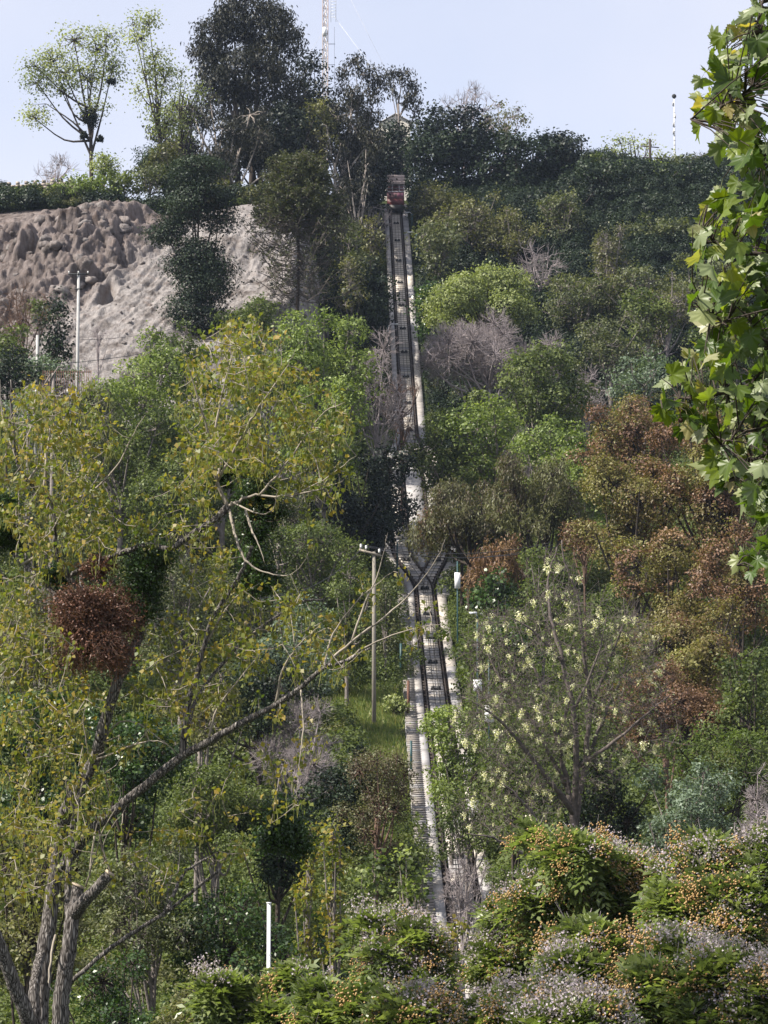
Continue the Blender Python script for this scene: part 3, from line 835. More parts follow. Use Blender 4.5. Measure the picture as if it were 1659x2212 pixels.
# ------------------------------------------------------------------ funicular car
def car():
    yc = 276.0
    p, f, r, n = frame_at(yc)
    z0 = float(prof(yc))
    RED = plainmat('car_paint_red', (0.10, 0.016, 0.016), 0.5, scale=2, var=0.25)
    PINK = plainmat('car_paint_faded', (0.30, 0.15, 0.16), 0.6, scale=1.4, c2=(0.20, 0.11, 0.11))
    ROOF = plainmat('car_roof', (0.42, 0.34, 0.31), 0.6, scale=2, var=0.2)
    WHT = plainmat('car_trim', (0.55, 0.52, 0.55), 0.5, var=0.1)
    INT = plainmat('car_interior', (0.05, 0.035, 0.03), 0.7, var=0.2)
    root = thing('funicular_car', (p.x, yc, z0), 'old red funicular car numbered 3 with open front near the top of the track', 'funicular car')
    W2 = 1.0
    def B(name, mat, fn):
        b = MB(); fn(b); return b.build(name, mat, root)
    slope = f.z / f.y
    # wedge undercarriage (floor level, wheels on the slope)
    def und(b):
        V = []
        for x in (-.92, .92):
            V += [(x, -.2, .18), (x, 5.6, .18 + 5.6 * slope), (x, 5.6, 5.6 * slope + 1.1), (x, -.2, 1.05)]
        b.add(V, [(0, 3, 2, 1), (4, 5, 6, 7), (0, 4, 7, 3), (0, 1, 5, 4), (3, 7, 6, 2), (1, 2, 6, 5)])
    B('undercarriage', CABLE, und)
    for (yy, sx) in ((.5, -.6), (.5, .6), (4.6, -.6), (4.6, .6)):
        def wh(b, yy=yy, sx=sx): b.tube([(sx - .06, yy, yy * slope + .36), (sx + .06, yy, yy * slope + .36)], [.26, .26], 12)
        B('wheel', STEEL, wh)
    # three stepped compartments, floors level
    for k in range(3):
        y0 = k * 1.9; zf = 1.0 + k * 1.9 * slope
        def low(b, y0=y0, zf=zf):
            b.box((0, y0 + .03, zf + .42), (2 * W2, .06, .84))
            for sx in (-1, 1): b.box((sx * (W2 - .03), y0 + .98, zf + .42), (.06, 1.84, .84))
            b.box((0, y0 + .95, zf + .02), (2 * W2 - .14, 1.8, .06))
        B('lower_panel', RED, low)
        def up(b, y0=y0, zf=zf):
            b.box((0, y0 + .02, zf + 1.25), (2 * W2 + .02, .05, .80))
            for sx in (-1, 1): b.box((sx * (W2 - .02), y0 + .98, zf + 1.2), (.05, 1.84, .70))
        B('upper_panel', PINK, up)
        def tr(b, y0=y0, zf=zf):
            b.box((0, y0 + .0, zf + 1.70), (2 * W2 + .06, .10, .07))
            for px in (-.97, -.38, .42, .97): b.box((px, y0 + .02, zf + 2.20), (.055, .055, .95))
            for sx in (-1, 1):
                b.box((sx * .97, y0 + 1.88, zf + 2.2), (.055, .055, .95))
                b.box((sx * .97, y0 + .96, zf + 1.6), (.06, 1.85, .06))
        B('window_frame', WHT, tr)
        def rf(b, y0=y0, zf=zf):
            b.box((0, y0 + .9, zf + 2.82), (2 * W2 + .12, 2.0, .10)); b.box((0, y0 - .09, zf + 2.72), (2 * W2 + .1, .04, .34))
            b.box((0, y0 - .12, zf + 2.80), (2 * W2 + .1, .03, .04)); b.box((0, y0 - .12, zf + 2.62), (2 * W2 + .1, .03, .04))
            b.box((0, y0 + .9, zf + 2.90), (1.5, 1.7, .08))
        B('roof', ROOF, rf)
        def st(b, y0=y0, zf=zf):
            b.box((0, y0 + 1.55, zf + .45), (1.8, .45, .08)); b.box((0, y0 + 1.80, zf + .85), (1.8, .06, 1.5))
        B('seat', INT, st)
    # the number painted on the front
    fc = bpy.data.curves.new('number', 'FONT'); fc.body = '3'; fc.size = .52; fc.extrude = .004; fc.align_x = 'CENTER'; fc.offset = .012
    fo = bpy.data.objects.new('number', fc); COL.objects.link(fo); dg = bpy.context.evaluated_depsgraph_get(); nm = bpy.data.meshes.new_from_object(fo.evaluated_get(dg)); nm.materials.clear(); bpy.data.objects.remove(fo)
    o = lnk('number', nm, plainmat('number_paint', (0.03, 0.04, 0.03), .6, var=.1), root)
    o.location = (0, -.012, 2.06); o.rotation_euler = (PI / 2, 0, 0)
    # faded pink letter-like streaks of graffiti
    gm = plainmat('graffiti_pink', (0.40, 0.10, 0.22), .6, scale=6, var=.35)
    gb = MB()
    for (x0, dx, h_) in ((-.72, .14, .3), (-.55, -.1, .4), (.30, .1, .36), (.45, -.06, .42), (.62, .12, .34), (.76, 0, .44)):
        gb.box((x0, -.014, 2.28), (.05, .012, h_), Matrix.Rotation(dx * 2, 3, 'Y'))
    gb.build('graffiti', gm, root)
    return root, (p.x, yc, z0)
car_root, car_at = car()

def person(loc, shirt, label, rz=0.0, arm=0.6):
    """A standing passenger grown from a skeleton."""
    J = {'pel': (0, 0, .95), 'sp': (0, 0, 1.15), 'ch': (0, -.02, 1.38), 'nk': (0, -.02, 1.52), 'hd': (0, -.04, 1.60), 'ht': (0, -.04, 1.74),
         'ls': (-.17, 0, 1.43), 'le': (-.24, -.02, 1.17), 'lh': (-.20, -.26, 1.12), 'rs': (.17, 0, 1.43), 're': (.26, -.1, 1.2), 'rh': (.22, -.32, 1.2 + arm * .2),
         'lk': (-.10, -.03, .5), 'lf': (-.10, 0, .08), 'lt': (-.10, -.15, .04), 'rk': (.10, -.03, .5), 'rf': (.10, 0, .08), 'rt': (.10, -.15, .04)}
    E = [('pel', 'sp'), ('sp', 'ch'), ('ch', 'nk'), ('nk', 'hd'), ('hd', 'ht'), ('ch', 'ls'), ('ls', 'le'), ('le', 'lh'), ('ch', 'rs'), ('rs', 're'), ('re', 'rh'),
         ('pel', 'lk'), ('lk', 'lf'), ('lf', 'lt'), ('pel', 'rk'), ('rk', 'rf'), ('rf', 'rt')]
    Rr = {'pel': .15, 'sp': .13, 'ch': .15, 'nk': .055, 'hd': .095, 'ht': .085, 'ls': .065, 'le': .045, 'lh': .035, 'rs': .065, 're': .045, 'rh': .035,
          'lk': .065, 'lf': .045, 'lt': .04, 'rk': .065, 'rf': .045, 'rt': .04}
    ks = list(J); me = bpy.data.meshes.new('person'); me.from_pydata([J[k] for k in ks], [(ks.index(a), ks.index(b)) for a, b in E], [])
    o = bpy.data.objects.new('person', me); COL.objects.link(o)
    sk = o.modifiers.new('skin', 'SKIN'); sv = me.skin_vertices[0].data
    for i, k in enumerate(ks): sv[i].radius = (Rr[k], Rr[k] * .8); sv[i].use_root = (k == 'pel')
    o.modifiers.new('sub', 'SUBSURF').levels = 1
    dg = bpy.context.evaluated_depsgraph_get(); nm = bpy.data.meshes.new_from_object(o.evaluated_get(dg))
    o.modifiers.clear(); o.data = nm
    SK = plainmat('skin', (0.48, 0.30, 0.22), .6, var=.05); SH = plainmat('shirt', shirt, .8, var=.08); TR = plainmat('trousers', (.04, .05, .08), .8, var=.1)
    HR = plainmat('hair', (.02, .014, .01), .6, var=.2)
    for m in (SK, SH, TR, HR): nm.materials.append(m)
    for q in nm.polygons:
        c = q.center; q.material_index = 0
        if c.z < .98: q.material_index = 2
        elif c.z < 1.49 and c.y > -.2: q.material_index = 1
        elif c.z > 1.70 or (c.z > 1.58 and c.y > -.03): q.material_index = 3
        q.use_smooth = True
    o.location = loc; o.rotation_euler = (0, 0, rz)
    tag(o, label, 'person')
    return o
zf = car_at[2] + 1.05
person((car_at[0] - .68, 276.45, zf), (.70, .60, .58), 'passenger in a pale shirt at the left front corner of the red car', arm=1.6)
person((car_at[0] + .10, 276.8, zf), (.10, .12, .22), 'passenger in a dark blue top in the middle of the red car')

# ------------------------------------------------------------------ poles, masts and wires
def pole(u, vt, vb, y, rpx, mat, label, name='utility_pole', cat='pole', rtop=.75, sides=10, lean=0.0):
    """An upright pole whose top is at (u, vt); returns root, top height."""
    c = P(u, vt, y); x = float(c[0]); gz = float(terr(x, y)); s = y / F
    root = thing(name, (x, y, gz), label, cat)
    b = MB(); H = float(c[2]) - gz
    b.tube([(-lean * H, 0, -.8), (0, 0, H * .5), (0, 0, H)], [rpx * s, rpx * s * (1 + rtop) / 2, rpx * s * rtop], sides)
    b.build('shaft', mat, root)
    return root, H, s
def rod(root, pts, r, mat, name, sides=6):
    b = MB(); b.tube(pts, r, sides); return b.build(name, mat, root)
CPOLE = plainmat('pole_concrete', (0.36, 0.355, 0.345), .85, scale=2, var=.12, spec=.2)
WPOLE = plainmat('pole_timber', (0.22, 0.20, 0.17), .9, scale=2, var=.25, stretch=(4, 4, .5), spec=.1)
INS = plainmat('insulator', (0.55, 0.55, 0.53), .3, var=.1)
SIGNW = plainmat('sign_white', (0.80, 0.80, 0.80), .5, var=.03)
WIRE = plainmat('wire', (0.035, 0.035, 0.04), .5, var=.1)
LAMPG = plainmat('lamp_glass', (0.62, 0.64, 0.66), .25, var=.05)
tops = {}
# cliff street pole
r_, H, s = pole(170, 590, 800, 176, 4.2, CPOLE, 'tall tapering concrete pole with a dark crossarm in front of the cliff')
rod(r_, [(-.75 , -.15, H - .1), (.75, -.15, H - .1)], .05, DARKM, 'crossarm'); rod(r_, [(-.28, -.1, H - 1.2), (.28, -.1, H - 1.2)], .04, DARKM, 'crossarm')
rod(r_, [(.1, 0, 1.4 + (H - 1.4) * .22), (.9, -.1, 1.9 + (H - 1.4) * .22)], .03, GALV, 'lamp_arm'); b = MB(); b.box((1.0, -.1, 1.95 + (H - 1.4) * .22), (.5, .16, .1)); b.build('lamp_head', GALV, r_)
for q in (-.7, 0, .7):
    b = MB(); b.tube([(q, -.15, H - .06), (q, -.15, H + .12)], .05, 6); b.build('insulator', INS, r_)
tops['cliff'] = Vector(r_.location) + Vector((0, -.15, H))
r_, H, s = pole(81, 724, 775, 172, 3.0, CPOLE, 'short pale post below the cliff', 'post', 'post', rtop=1)
# wooden pole with leaning struts, far left
r_, H, s = pole(115, 806, 1000, 128, 4.6, BARK, 'weathered wooden pole with a crossarm and curved lamp arm beside the rusty fence')
rod(r_, [(-1.2, -.12, H - 1.15), (.95, -.12, H - 1.35)], .075, BARK, 'crossarm')
rod(r_, [(-.15, -.1, H - .1), (-.5, -.1, H - .75)], .05, BARK, 'strut'); rod(r_, [(.3, -.1, H + .35), (-.1, -.1, H - .3)], .04, BARK, 'strut')
rod(r_, smooth_path([(0, 0, H - 2.2), (-.1, -.1, H - 1.3), (-.6, -.15, H - .75), (-1.3, -.2, H - .75), (-1.7, -.2, H - 1.2)]), .035, TWIGP, 'lamp_arm')
for q in (-1.1, -.9, .8):
    b = MB(); b.tube([(q, -.12, H - 1.1), (q, -.12, H - .92)], .05, 6); b.build('insulator', INS, r_)
tops['left'] = Vector(r_.location) + Vector((0, 0, H - 1.2))
# rusty fence behind it
def fence(u0, u1, vt, vb, y, label, n, mat, bar=.02):
    a = P(u0, vb, y); b_ = P(u1, vb, y); top = float(P(u0, vt, y)[2] - a[2])
    root = thing('bar_fence', a, label, 'fence')
    for i in range(n):
        x = (b_[0] - a[0]) * i / (n - 1)
        q = MB(); q.box((x, 0, top / 2), (bar * 2, .03, top)); q.build('bar', mat, root)
    for z in (.15, .95):
        q = MB(); q.box(((b_[0] - a[0]) / 2, .04, top * z), (b_[0] - a[0], .03, .06)); q.build('fence_rail', mat, root)
    return root
fence(92, 196, 800, 868, 150, 'rusty barred fence behind the wooden pole at the foot of the cliff', 22, RUST, .014)
# timber pole in the middle
r_, H, s = pole(808, 1192, 1560, 138, 5.2, WPOLE, 'tall round timber pole with a short crossarm left of the track')
rod(r_, [(-.85, -.12, H + .12), (.42, -.12, H - .25)], .07, TWIGP, 'crossarm')
for q, h_ in ((-.75, .28), (-.45, .2), (.3, 0)):
    b = MB(); b.tube([(q, -.12, H + h_ - .08), (q, -.12, H + h_ + .08)], .07, 6); b.ball((q, -.12, H + h_ + .1), .075, 6, 4); b.build('insulator', INS, r_)
tops['mid'] = Vector(r_.location) + Vector((0, 0, H + .1))
r_, H, s = pole(590, 668, 735, 196, 2.6, WPOLE, 'thin wooden post below the monkey puzzle tree', 'post', 'post')
# pale pole behind the monkey puzzle, and two thin pale trunks of posts
r_, H, s = pole(672, 472, 575, 238, 2.8, INS, 'white banded pole with a crossarm seen through the monkey puzzle tree')
rod(r_, [(-1.2, 0, H - .3), (1.4, 0, H - .1)], .06, INS, 'crossarm')
for q in (-.9, .2, 1.1):
    b = MB(); b.tube([(q, 0, H - .15), (q, 0, H + .15)], .08, 6); b.build('insulator', INS, r_)
r_, H, s = pole(724, 395, 580, 258, 2.2, WPOLE, 'slender pale pole standing under the dark eucalyptus')
# right skyline
r_, H, s = pole(1404, 300, 372, 292, 3.4, BARKD, 'dark wooden power pole with two crossarms on the right skyline')
rod(r_, [(-1.1, 0, H - .9), (1.1, 0, H - 1.1)], .07, BARKD, 'crossarm'); rod(r_, [(-.9, 0, H - 2.3), (1.6, 0, H - 2.5)], .07, BARKD, 'crossarm')
tops['sky'] = Vector(r_.location) + Vector((0, 0, H - .9))
r_, H, s = pole(1256, 310, 345, 294, 2.2, BARKD, 'short dark pole at the edge of the round dark trees on the skyline')
tops['sky2'] = Vector(r_.location) + Vector((0, 0, H - .1))
r_, H, s = pole(1456, 210, 392, 300, 1.9, GALV, 'slim white antenna mast with a small dish on the right skyline', 'antenna_mast', 'mast', rtop=.8)
b = MB(); b.ball((0, -.1, H + .1), .30, 10, 6, squash=(1, .4, 1)); b.build('dish', DARKM, r_)
for dz, dx in ((-.9, -.16), (-2.5, .12), (-3.6, -.15), (-4.6, -.16)):
    b = MB(); b.box((dx, -.1, H + dz), (.12, .15, .5)); b.build('antenna_panel', CPOLE, r_)
b = MB()
for q in np.arange(.5, H - 2, .6): b.box((0, -.08, q), (.24, .05, .04))
o = b.build('rungs', DARKM, r_); o['kind'] = 'stuff'
# the lattice mast behind the eucalyptus
def lattice(u, vtop, y):
    c = P(u, vtop, y); base = float(terr(c[0], y)); H = float(c[2]) - base
    root = thing('lattice_mast', (float(c[0]), y, base), 'tall guyed lattice radio mast in faded white and orange behind the hilltop trees', 'mast')
    OR = plainmat('mast_paint', (0.30, 0.29, 0.28), .6, scale=.12, c2=(0.26, 0.16, 0.12))
    s = y / F; w = 6.0 * s
    legs = [(-w, 0), (w, 0), (0, w * 1.7)]
    for (lx, ly) in legs: rod(root, [(lx, ly, 0), (lx, ly, H)], 1.0 * s, OR, 'leg', 6)
    A = []; B = []
    z = 0.0; k = 0
    while z < H - 1.2:
        for i in range(3):
            a = legs[i]; b_ = legs[(i + 1) % 3]
            A.append((a[0], a[1], z)); B.append((b_[0], b_[1], z + 1.2)); A.append((a[0], a[1], z)); B.append((b_[0], b_[1], z))
        z += 1.2
    b = MB(); b.sticks(A, B, .035, .035, 4); o = b.build('bracing', OR, root)
    for dx, r in ((-.2, .07), (.05, .09), (.25, .05)): rod(root, [(dx, .12, 0), (dx, .12, H)], r * .6, LAMPG, 'conduit', 6)
    zt = float(P(u, 70, y)[2]) - base
    b = MB(); b.tube([(-.1, -.3, zt - .6), (-.1, -.3, zt + .6)], .28, 10); b.build('antenna_drum', GALV, root)
    b = MB()
    for q in np.arange(0, 9, .45): b.box((w + .75, 0, zt + 2.2 + q), (.75, .05, .05))
    for dx in (.4, 1.1): b.box((w + dx, 0, zt + 6), (.06, .06, 9))
    b.build('antenna_array', GALV, root)
    for v in (95, 140, 190):
        z = float(P(u, v, y)[2]) - base
        rod(root, [(w, 0, z), (w + 1.0, 0, z)], .04, DARKM, 'bracket')
    z = float(P(u, 58, y)[2]) - base
    rod(root, [(w + .9, 0, z), (w + .95, .2, z - 16)], .02, WIRE, 'feeder')
    for (tx, ty, zz) in ((-26, 6, zt + .5), (20, 10, zt + 12), (28, 2, zt + 4)):
        rod(root, [(0, 0, zz), (tx, ty, zz - 38)], .014, INS, 'guy_wire', 4)
lattice(703, -60, 330)
# lamp posts beside the track
def lamp(u, vt, y, label, arm=-.8, hgt=None, rpx=2.2, head=True, mat=None, sign=None, name='lamp_post', cat='lamp post'):
    r_, H, s = pole(u, vt, 0, y, rpx, mat or TEAL, label, name, cat, rtop=.9, sides=8)
    if head:
        rod(r_, smooth_path([(0, 0, H - .05), (arm * .5, -.05, H + .18), (arm, -.1, H + .15)]), .03, GALV, 'lamp_arm')
        b = MB(); b.box((arm * 1.15, -.1, H + .14), (.42, .2, .10)); b.build('lamp_head', LAMPG, r_)
    if sign:
        (w_, h_, zt) = sign
        b = MB(); b.box((0, -.09, zt * H), (w_, .03, h_)); b.build('sign_panel', SIGNW, r_)
    return r_, H
lamp(890, 462, 270, 'thin green lamp post right of the red car', arm=-.5)
lamp(900, 505, 259, 'green lamp post below the car on the right of the track', arm=-.75)
lamp(838, 704, 233, 'lamp post leaning its white lamp over the upper left of the track', arm=.7)
lamp(858, 1172, 176, 'lamp post with a white lamp over the lower end of the passing loop', arm=.7)
lamp(866, 1390, 150, 'slim teal lamp post left of the steps below the passing loop', arm=-.01, rpx=3, head=False, cat='post', name='post')
lamp(888, 1600, 128, 'short teal handrail post beside the lower steps', arm=-.01, rpx=3, head=False, cat='post', name='post')
lamp(988, 1212, 152, 'teal post carrying a narrow white sign right of the loop', head=False, rpx=1.8, sign=(.36, 1.0, .82), name='sign_post', cat='sign')
lamp(1031, 1330, 131, 'teal post carrying a square white sign beside the flowering tree', head=True, arm=-.2, rpx=1.9, sign=(.46, .62, .52), name='sign_post', cat='sign')
lamp(1066, 1340, 152, 'thin grey lamp post just right of the square white sign', head=True, arm=-.2, rpx=2.0, mat=GALV)
lamp(1090, 1342, 149, 'globe lamp post among the white flowers right of the track', head=False, rpx=2.0, mat=DARKM)
o, H = lamp(1056, 1425, 130, 'white board on a post half hidden by flowering branches', head=False, rpx=2, sign=(.5, 1.0, .5), name='sign_post', cat='sign')
r_, H, s = pole(882, 1470, 1640, 140, 3.2, RUST, 'rust red post on the left edge of the lower steps', 'post', 'post', rtop=1)
# bottom white pole
r_, H, s = pole(581, 1952, 2300, 55, 4.6, GALV, 'plain white metal pole standing at the bottom of the view', 'flagpole', 'pole', rtop=.9, sides=14)
b = MB(); b.tube([(0, 0, H), (0, 0, H + .03)], .056, 12); b.build('cap', GALV, r_)
def wire(a, b_, sag, label, r=.018):
    a = Vector(a); b_ = Vector(b_); pts = []
    for i in range(17):
        t = i / 16; q = a.lerp(b_, t) - Vector((0, 0, sag * 4 * t * (1 - t))); pts.append(tuple(q - a))
    m = MB(); m.tube(pts, r, 4); o = m.build('overhead_wire', WIRE); o.location = a
    tag(o, label, 'wire')
def Pv(u, v, y): return Vector([float(c) for c in P(u, v, y)])
m_ = tops['mid']
wire(m_ + Vector((-.75, 0, .3)), Pv(1190, 1172, 150), .6, 'topmost cable from the timber pole across the track', .02)
wire(m_ + Vector((.3, 0, 0)), Pv(1200, 1182, 150), .55, 'lower cable from the timber pole across the track', .02)
wire(m_ + Vector((-.45, 0, .2)), Pv(1195, 1176, 150), .75, 'middle cable from the timber pole across the track', .02)
wire(Pv(560, 1290, 120), m_ + Vector((-.6, 0, .2)), .8, 'cable rising from the left to the timber pole')
wire(tops['sky2'], tops['sky'] + Vector((-1, 0, 0)), 1.4, 'upper sagging wire between the two skyline poles', .022)
wire(tops['sky2'] - Vector((0, 0, .6)), tops['sky'] + Vector((-.9, 0, -1.4)), .7, 'lower sagging wire between the two skyline poles', .022)
wire(Pv(60, 790, 165), Pv(520, 715, 190), .5, 'lower cable across the foot of the cliff', .022)
wire(tops['cliff'] + Vector((.3, 0, -5.0)), Pv(520, 660, 200), .7, 'upper cable from the concrete pole across the cliff', .016)
wire(Pv(-20, 830, 125), tops['left'], .3, 'dark cable into the wooden pole at far left')

# little white gable behind the leaning eucalyptus, stone wall on the cliff top
def house():
    c = P(855, 275, 312); x, y = float(c[0]), 312.0; z = float(terr(x, y))
    ztop = float(P(850, 247, 312)[2])
    root = thing('gabled_house', (x, y, z), 'small cream gabled building just showing behind the leaning eucalyptus', 'house')
    CR = plainmat('plaster_cream', (0.62, 0.58, 0.50), .85, var=.05); RT = plainmat('roof_sheet', (0.40, 0.38, 0.36), .7, var=.1)
    h = ztop - z; w = 1.9; d = 4; he = h - 1.1
    V = [(-w, 0, 0), (w, 0, 0), (w, 0, he), (0, 0, h), (-w, 0, he), (-w, d, 0), (w, d, 0), (w, d, he), (0, d, h), (-w, d, he)]
    me = bpy.data.meshes.new('wall'); me.from_pydata(V, [], [(0, 1, 2, 3, 4), (5, 9, 8, 7, 6), (0, 4, 9, 5), (1, 6, 7, 2)]); lnk('wall', me, CR, root)
    for sg in (-1, 1):
        b = MB(); nx = w + .35; zz = (h - he) / w
        b.add([(0, -.3, h + .03), (sg * nx, -.3, h + .03 - nx * zz), (sg * nx, d + .3, h + .03 - nx * zz), (0, d + .3, h + .03), (0, -.3, h + .15), (sg * nx, -.3, h + .15 - nx * zz), (sg * nx, d + .3, h + .15 - nx * zz), (0, d + .3, h + .15)],
              [(0, 1, 2, 3), (4, 7, 6, 5), (0, 4, 5, 1), (1, 5, 6, 2), (2, 6, 7, 3), (3, 7, 4, 0)]); b.build('roof', RT, root)
    b = MB(); b.box((0, -.02, he * .6), (1.0, .05, 1.2)); b.build('window', DARKM, root)
house()
def stonewall():
    y = 243.0; a = P(-60, 405, y); e = P(165, 391, y)
    root = thing('stone_wall', (float(a[0]), y, float(terr(a[0], y))), 'low pale stone wall with stepped battlements on the cliff top at far left', 'wall')
    ST = plainmat('wall_stone', (0.30, 0.26, 0.225), .9, scale=1.2, var=.3, bump=.05)
    z0 = a[2] - float(terr(a[0], y)); L = float(e[0] - a[0]); dz = float(e[2] - a[2])
    rr = random.Random(2)
    n = 24
    for i in range(n):
        x = L * (i + .5) / n; zt = z0 + dz * (i + .5) / n
        for r_ in range(5):
            hh = .30; z = zt - .05 - hh * (r_ + .5)
            b = MB(); b.box((x + (.2 if r_ % 2 else 0), rr.uniform(-.03, .03), z), (L / n - .03, .5, hh - .03), t=.5); b.build('stone', ST, root)
        if i % 2 == 0:
            b = MB(); b.box((x, 0, zt + .12), (L / n * .8, .5, .3)); b.build('battlement', ST, root)
    b = MB(); b.box((L / 2, .08, z0 - 2.6), (L, .36, 3.4)); b.build('wall_core', ST, root)
stonewall()
# ------------------------------------------------------------------ trees, each a thing of its own
# --- hilltop, left to right
tree(203, 55, 322, 208, 'sky', 'airy spring-green poplar standing alone against the sky on the cliff top', 'poplar_tree', vbase=392, y=238, trunkpx=6, lean=-.04, lobes=[(-128, 0, 10, 31, 26), (-95, 5, 60, 38, 31), (-46, -5, 105, 40, 29), (4, 0, 85, 38, 33), (37, 8, 40, 29, 31), (-106, -8, -40, 29, 24), (-132, 5, -70, 24, 20), (-18, 8, 20, 40, 38), (-68, -5, 30, 35, 33), (-1, 0, -50, 31, 17), (-73, 0, -10, 26, 22), (26, 0, 115, 29, 20), (-128, 0, 45, 33, 15)])
tree(370, 25, 330, 110, 'sky', 'leaning spring-green poplar between the lone poplar and the big eucalyptus', 'poplar_tree', vbase=392, y=243, lean=-.30, trunkpx=5, lobes=[(-88, 0, 130, 26, 24), (-53, 5, 135, 24, 20), (-68, -5, 95, 30, 28), (-38, 0, 60, 28, 30), (-18, 5, 10, 30, 34), (-53, 0, 20, 20, 22), (-33, 5, -50, 28, 34), (-13, -5, -100, 36, 34), (-73, 0, -20, 14, 18)])
tree(392, 150, 300, 85, 'sky', 'sparse round spring-green tree in front of the big eucalyptus left edge', 'poplar_tree', vbase=390, y=246, cov=.7)
tree(368, 300, 402, 95, 'olive', 'olive green bush climbing at the foot of the leaning poplar', 'bush', 'bush', vbase=404, y=240, twig=.2, cov=1.4)
tree(325, 315, 372, 60, 'silver', 'pale grey-green shrub on the skyline left of the leaning poplar foot', 'bush', 'bush', y=241)
tree(225, 325, 385, 60, 'yellow', 'pale yellow-green shoots round the foot of the lone poplar', 'bush', 'bush', y=236, cov=.6)
tree(118, 330, 392, 90, 'barethin', 'leafless grey thorny shrub behind the stone wall', 'bare_bush', 'bush', y=246)
tree(533, -12, 235, 255, 'euc', 'huge dark eucalyptus whose crown tops the whole hill', 'eucalyptus_tree', y=264, vbase=430, trunkpx=9, forks=2, cov=1.5, bark=BARKD, lobes=[(-10, 0, 95, 62, 40), (45, 0, 70, 56, 45), (-75, 0, 50, 42, 34), (-30, 10, 30, 60, 40), (60, 0, 5, 52, 42), (-80, 0, -20, 40, 34), (10, -10, -40, 70, 44), (-50, 0, -75, 56, 38), (75, 0, -65, 50, 40), (95, 0, 40, 26, 26), (-100, 0, 10, 24, 18)])
tree(470, 205, 405, 230, 'euc', 'drooping lower eucalyptus with pale twin trunks above the cliff', 'eucalyptus_tree', y=252, vbase=425, trunkpx=8, forks=2)
tree(425, 215, 400, 125, 'euc', 'brownish eucalyptus filling the left flank of the hilltop grove', 'eucalyptus_tree', y=256, vbase=420)
tree(632, 150, 400, 120, 'euc', 'dense eucalyptus between the huge one and the cedar', 'eucalyptus_tree', y=268, vbase=420, cov=1.2, bark=BARKD)
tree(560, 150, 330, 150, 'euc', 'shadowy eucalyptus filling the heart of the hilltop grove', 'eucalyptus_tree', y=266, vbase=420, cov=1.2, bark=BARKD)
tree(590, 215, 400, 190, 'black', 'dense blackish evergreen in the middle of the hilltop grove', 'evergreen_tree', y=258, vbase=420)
tree(672, 88, 250, 140, 'cedar', 'blue-black cedar with flat layered branches beside the lattice mast', 'cedar_tree', y=275, vbase=400, trunkpx=4)
tree(772, 110, 262, 115, 'eucthin', 'see-through eucalyptus with tufted branches right of the lattice mast', 'eucalyptus_tree', y=268, vbase=400, trunkpx=4, lobes=[(-5, 0, 55, 22, 18), (-28, 0, 35, 18, 16), (10, 0, 25, 22, 18), (38, 0, 38, 20, 16), (48, 0, 10, 16, 20), (28, 0, -20, 24, 18), (-30, 0, -10, 24, 20), (5, 0, -45, 34, 24), (30, 0, -60, 26, 20), (40, 0, -10, 12, 14)])
tree(868, 142, 262, 80, 'eucthin', 'small leaning eucalyptus with a bare forked trunk above the red car', 'eucalyptus_tree', y=296, vbase=385, trunkpx=4, lean=-.1, lobes=[(-20, 0, 40, 16, 14), (5, 0, 46, 18, 14), (22, 0, 28, 18, 18), (32, 0, 5, 14, 20), (-24, 0, 18, 14, 14), (22, 0, -14, 14, 20), (28, 0, -42, 15, 18), (-16, 0, 0, 10, 10)])
tree(738, 192, 400, 165, 'euc', 'brownish dark eucalyptus filling the gap below the tufted tree', 'eucalyptus_tree', y=262, vbase=420)
tree(690, 218, 330, 75, 'olive', 'olive-topped tree at the foot of the lattice mast', 'tree', y=261, vbase=400, cov=1.4, twig=.2)
tree(783, 240, 400, 70, 'euc', 'narrow dark eucalyptus just left of the red car', 'eucalyptus_tree', y=272, vbase=420)
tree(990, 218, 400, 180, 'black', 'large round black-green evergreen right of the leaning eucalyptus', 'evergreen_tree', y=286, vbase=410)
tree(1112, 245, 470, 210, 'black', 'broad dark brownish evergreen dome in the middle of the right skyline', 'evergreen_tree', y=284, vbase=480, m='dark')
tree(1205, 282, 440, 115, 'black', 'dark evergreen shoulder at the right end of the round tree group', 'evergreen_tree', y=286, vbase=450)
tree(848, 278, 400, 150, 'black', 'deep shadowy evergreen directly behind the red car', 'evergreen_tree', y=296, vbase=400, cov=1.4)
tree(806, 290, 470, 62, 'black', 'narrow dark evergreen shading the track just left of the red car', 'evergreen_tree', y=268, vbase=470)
tree(812, 372, 440, 40, 'dark', 'small dark bush at the left side of the red car', 'bush', 'bush', y=282, vbase=440)
tree(772, 330, 540, 80, 'euc', 'dark slender eucalyptus on the left bank below the red car', 'eucalyptus_tree', y=256, vbase=550, cov=.45)
tree(930, 262, 400, 110, 'dark', 'dark green tree leaning over the roof of the red car', 'evergreen_tree', y=283, vbase=400)
tree(918, 372, 470, 60, 'dark', 'leafy dark branch mass touching the right side of the red car', 'bush', 'bush', y=272, vbase=470, cov=1.0)
tree(1005, 185, 250, 115, 'barethin', 'fine leafless crown peeping over the black evergreen', 'bare_tree', y=292, vbase=400)
tree(1092, 218, 300, 110, 'beige', 'sparse budding tree behind the broad evergreen dome', 'tree', y=292, vbase=400, cov=1.5)
tree(1375, 300, 400, 150, 'sky', 'bright spring-green tree behind the skyline power pole', 'tree', y=296, vbase=400, cov=.9)
tree(1440, 330, 400, 90, 'sky', 'pale feathery tree at the foot of the antenna mast', 'tree', y=298, vbase=400, cov=.7)
tree(1318, 325, 400, 70, 'beige', 'thin budding shrub left of the spring-green skyline tree', 'tree', y=297, cov=1.6)
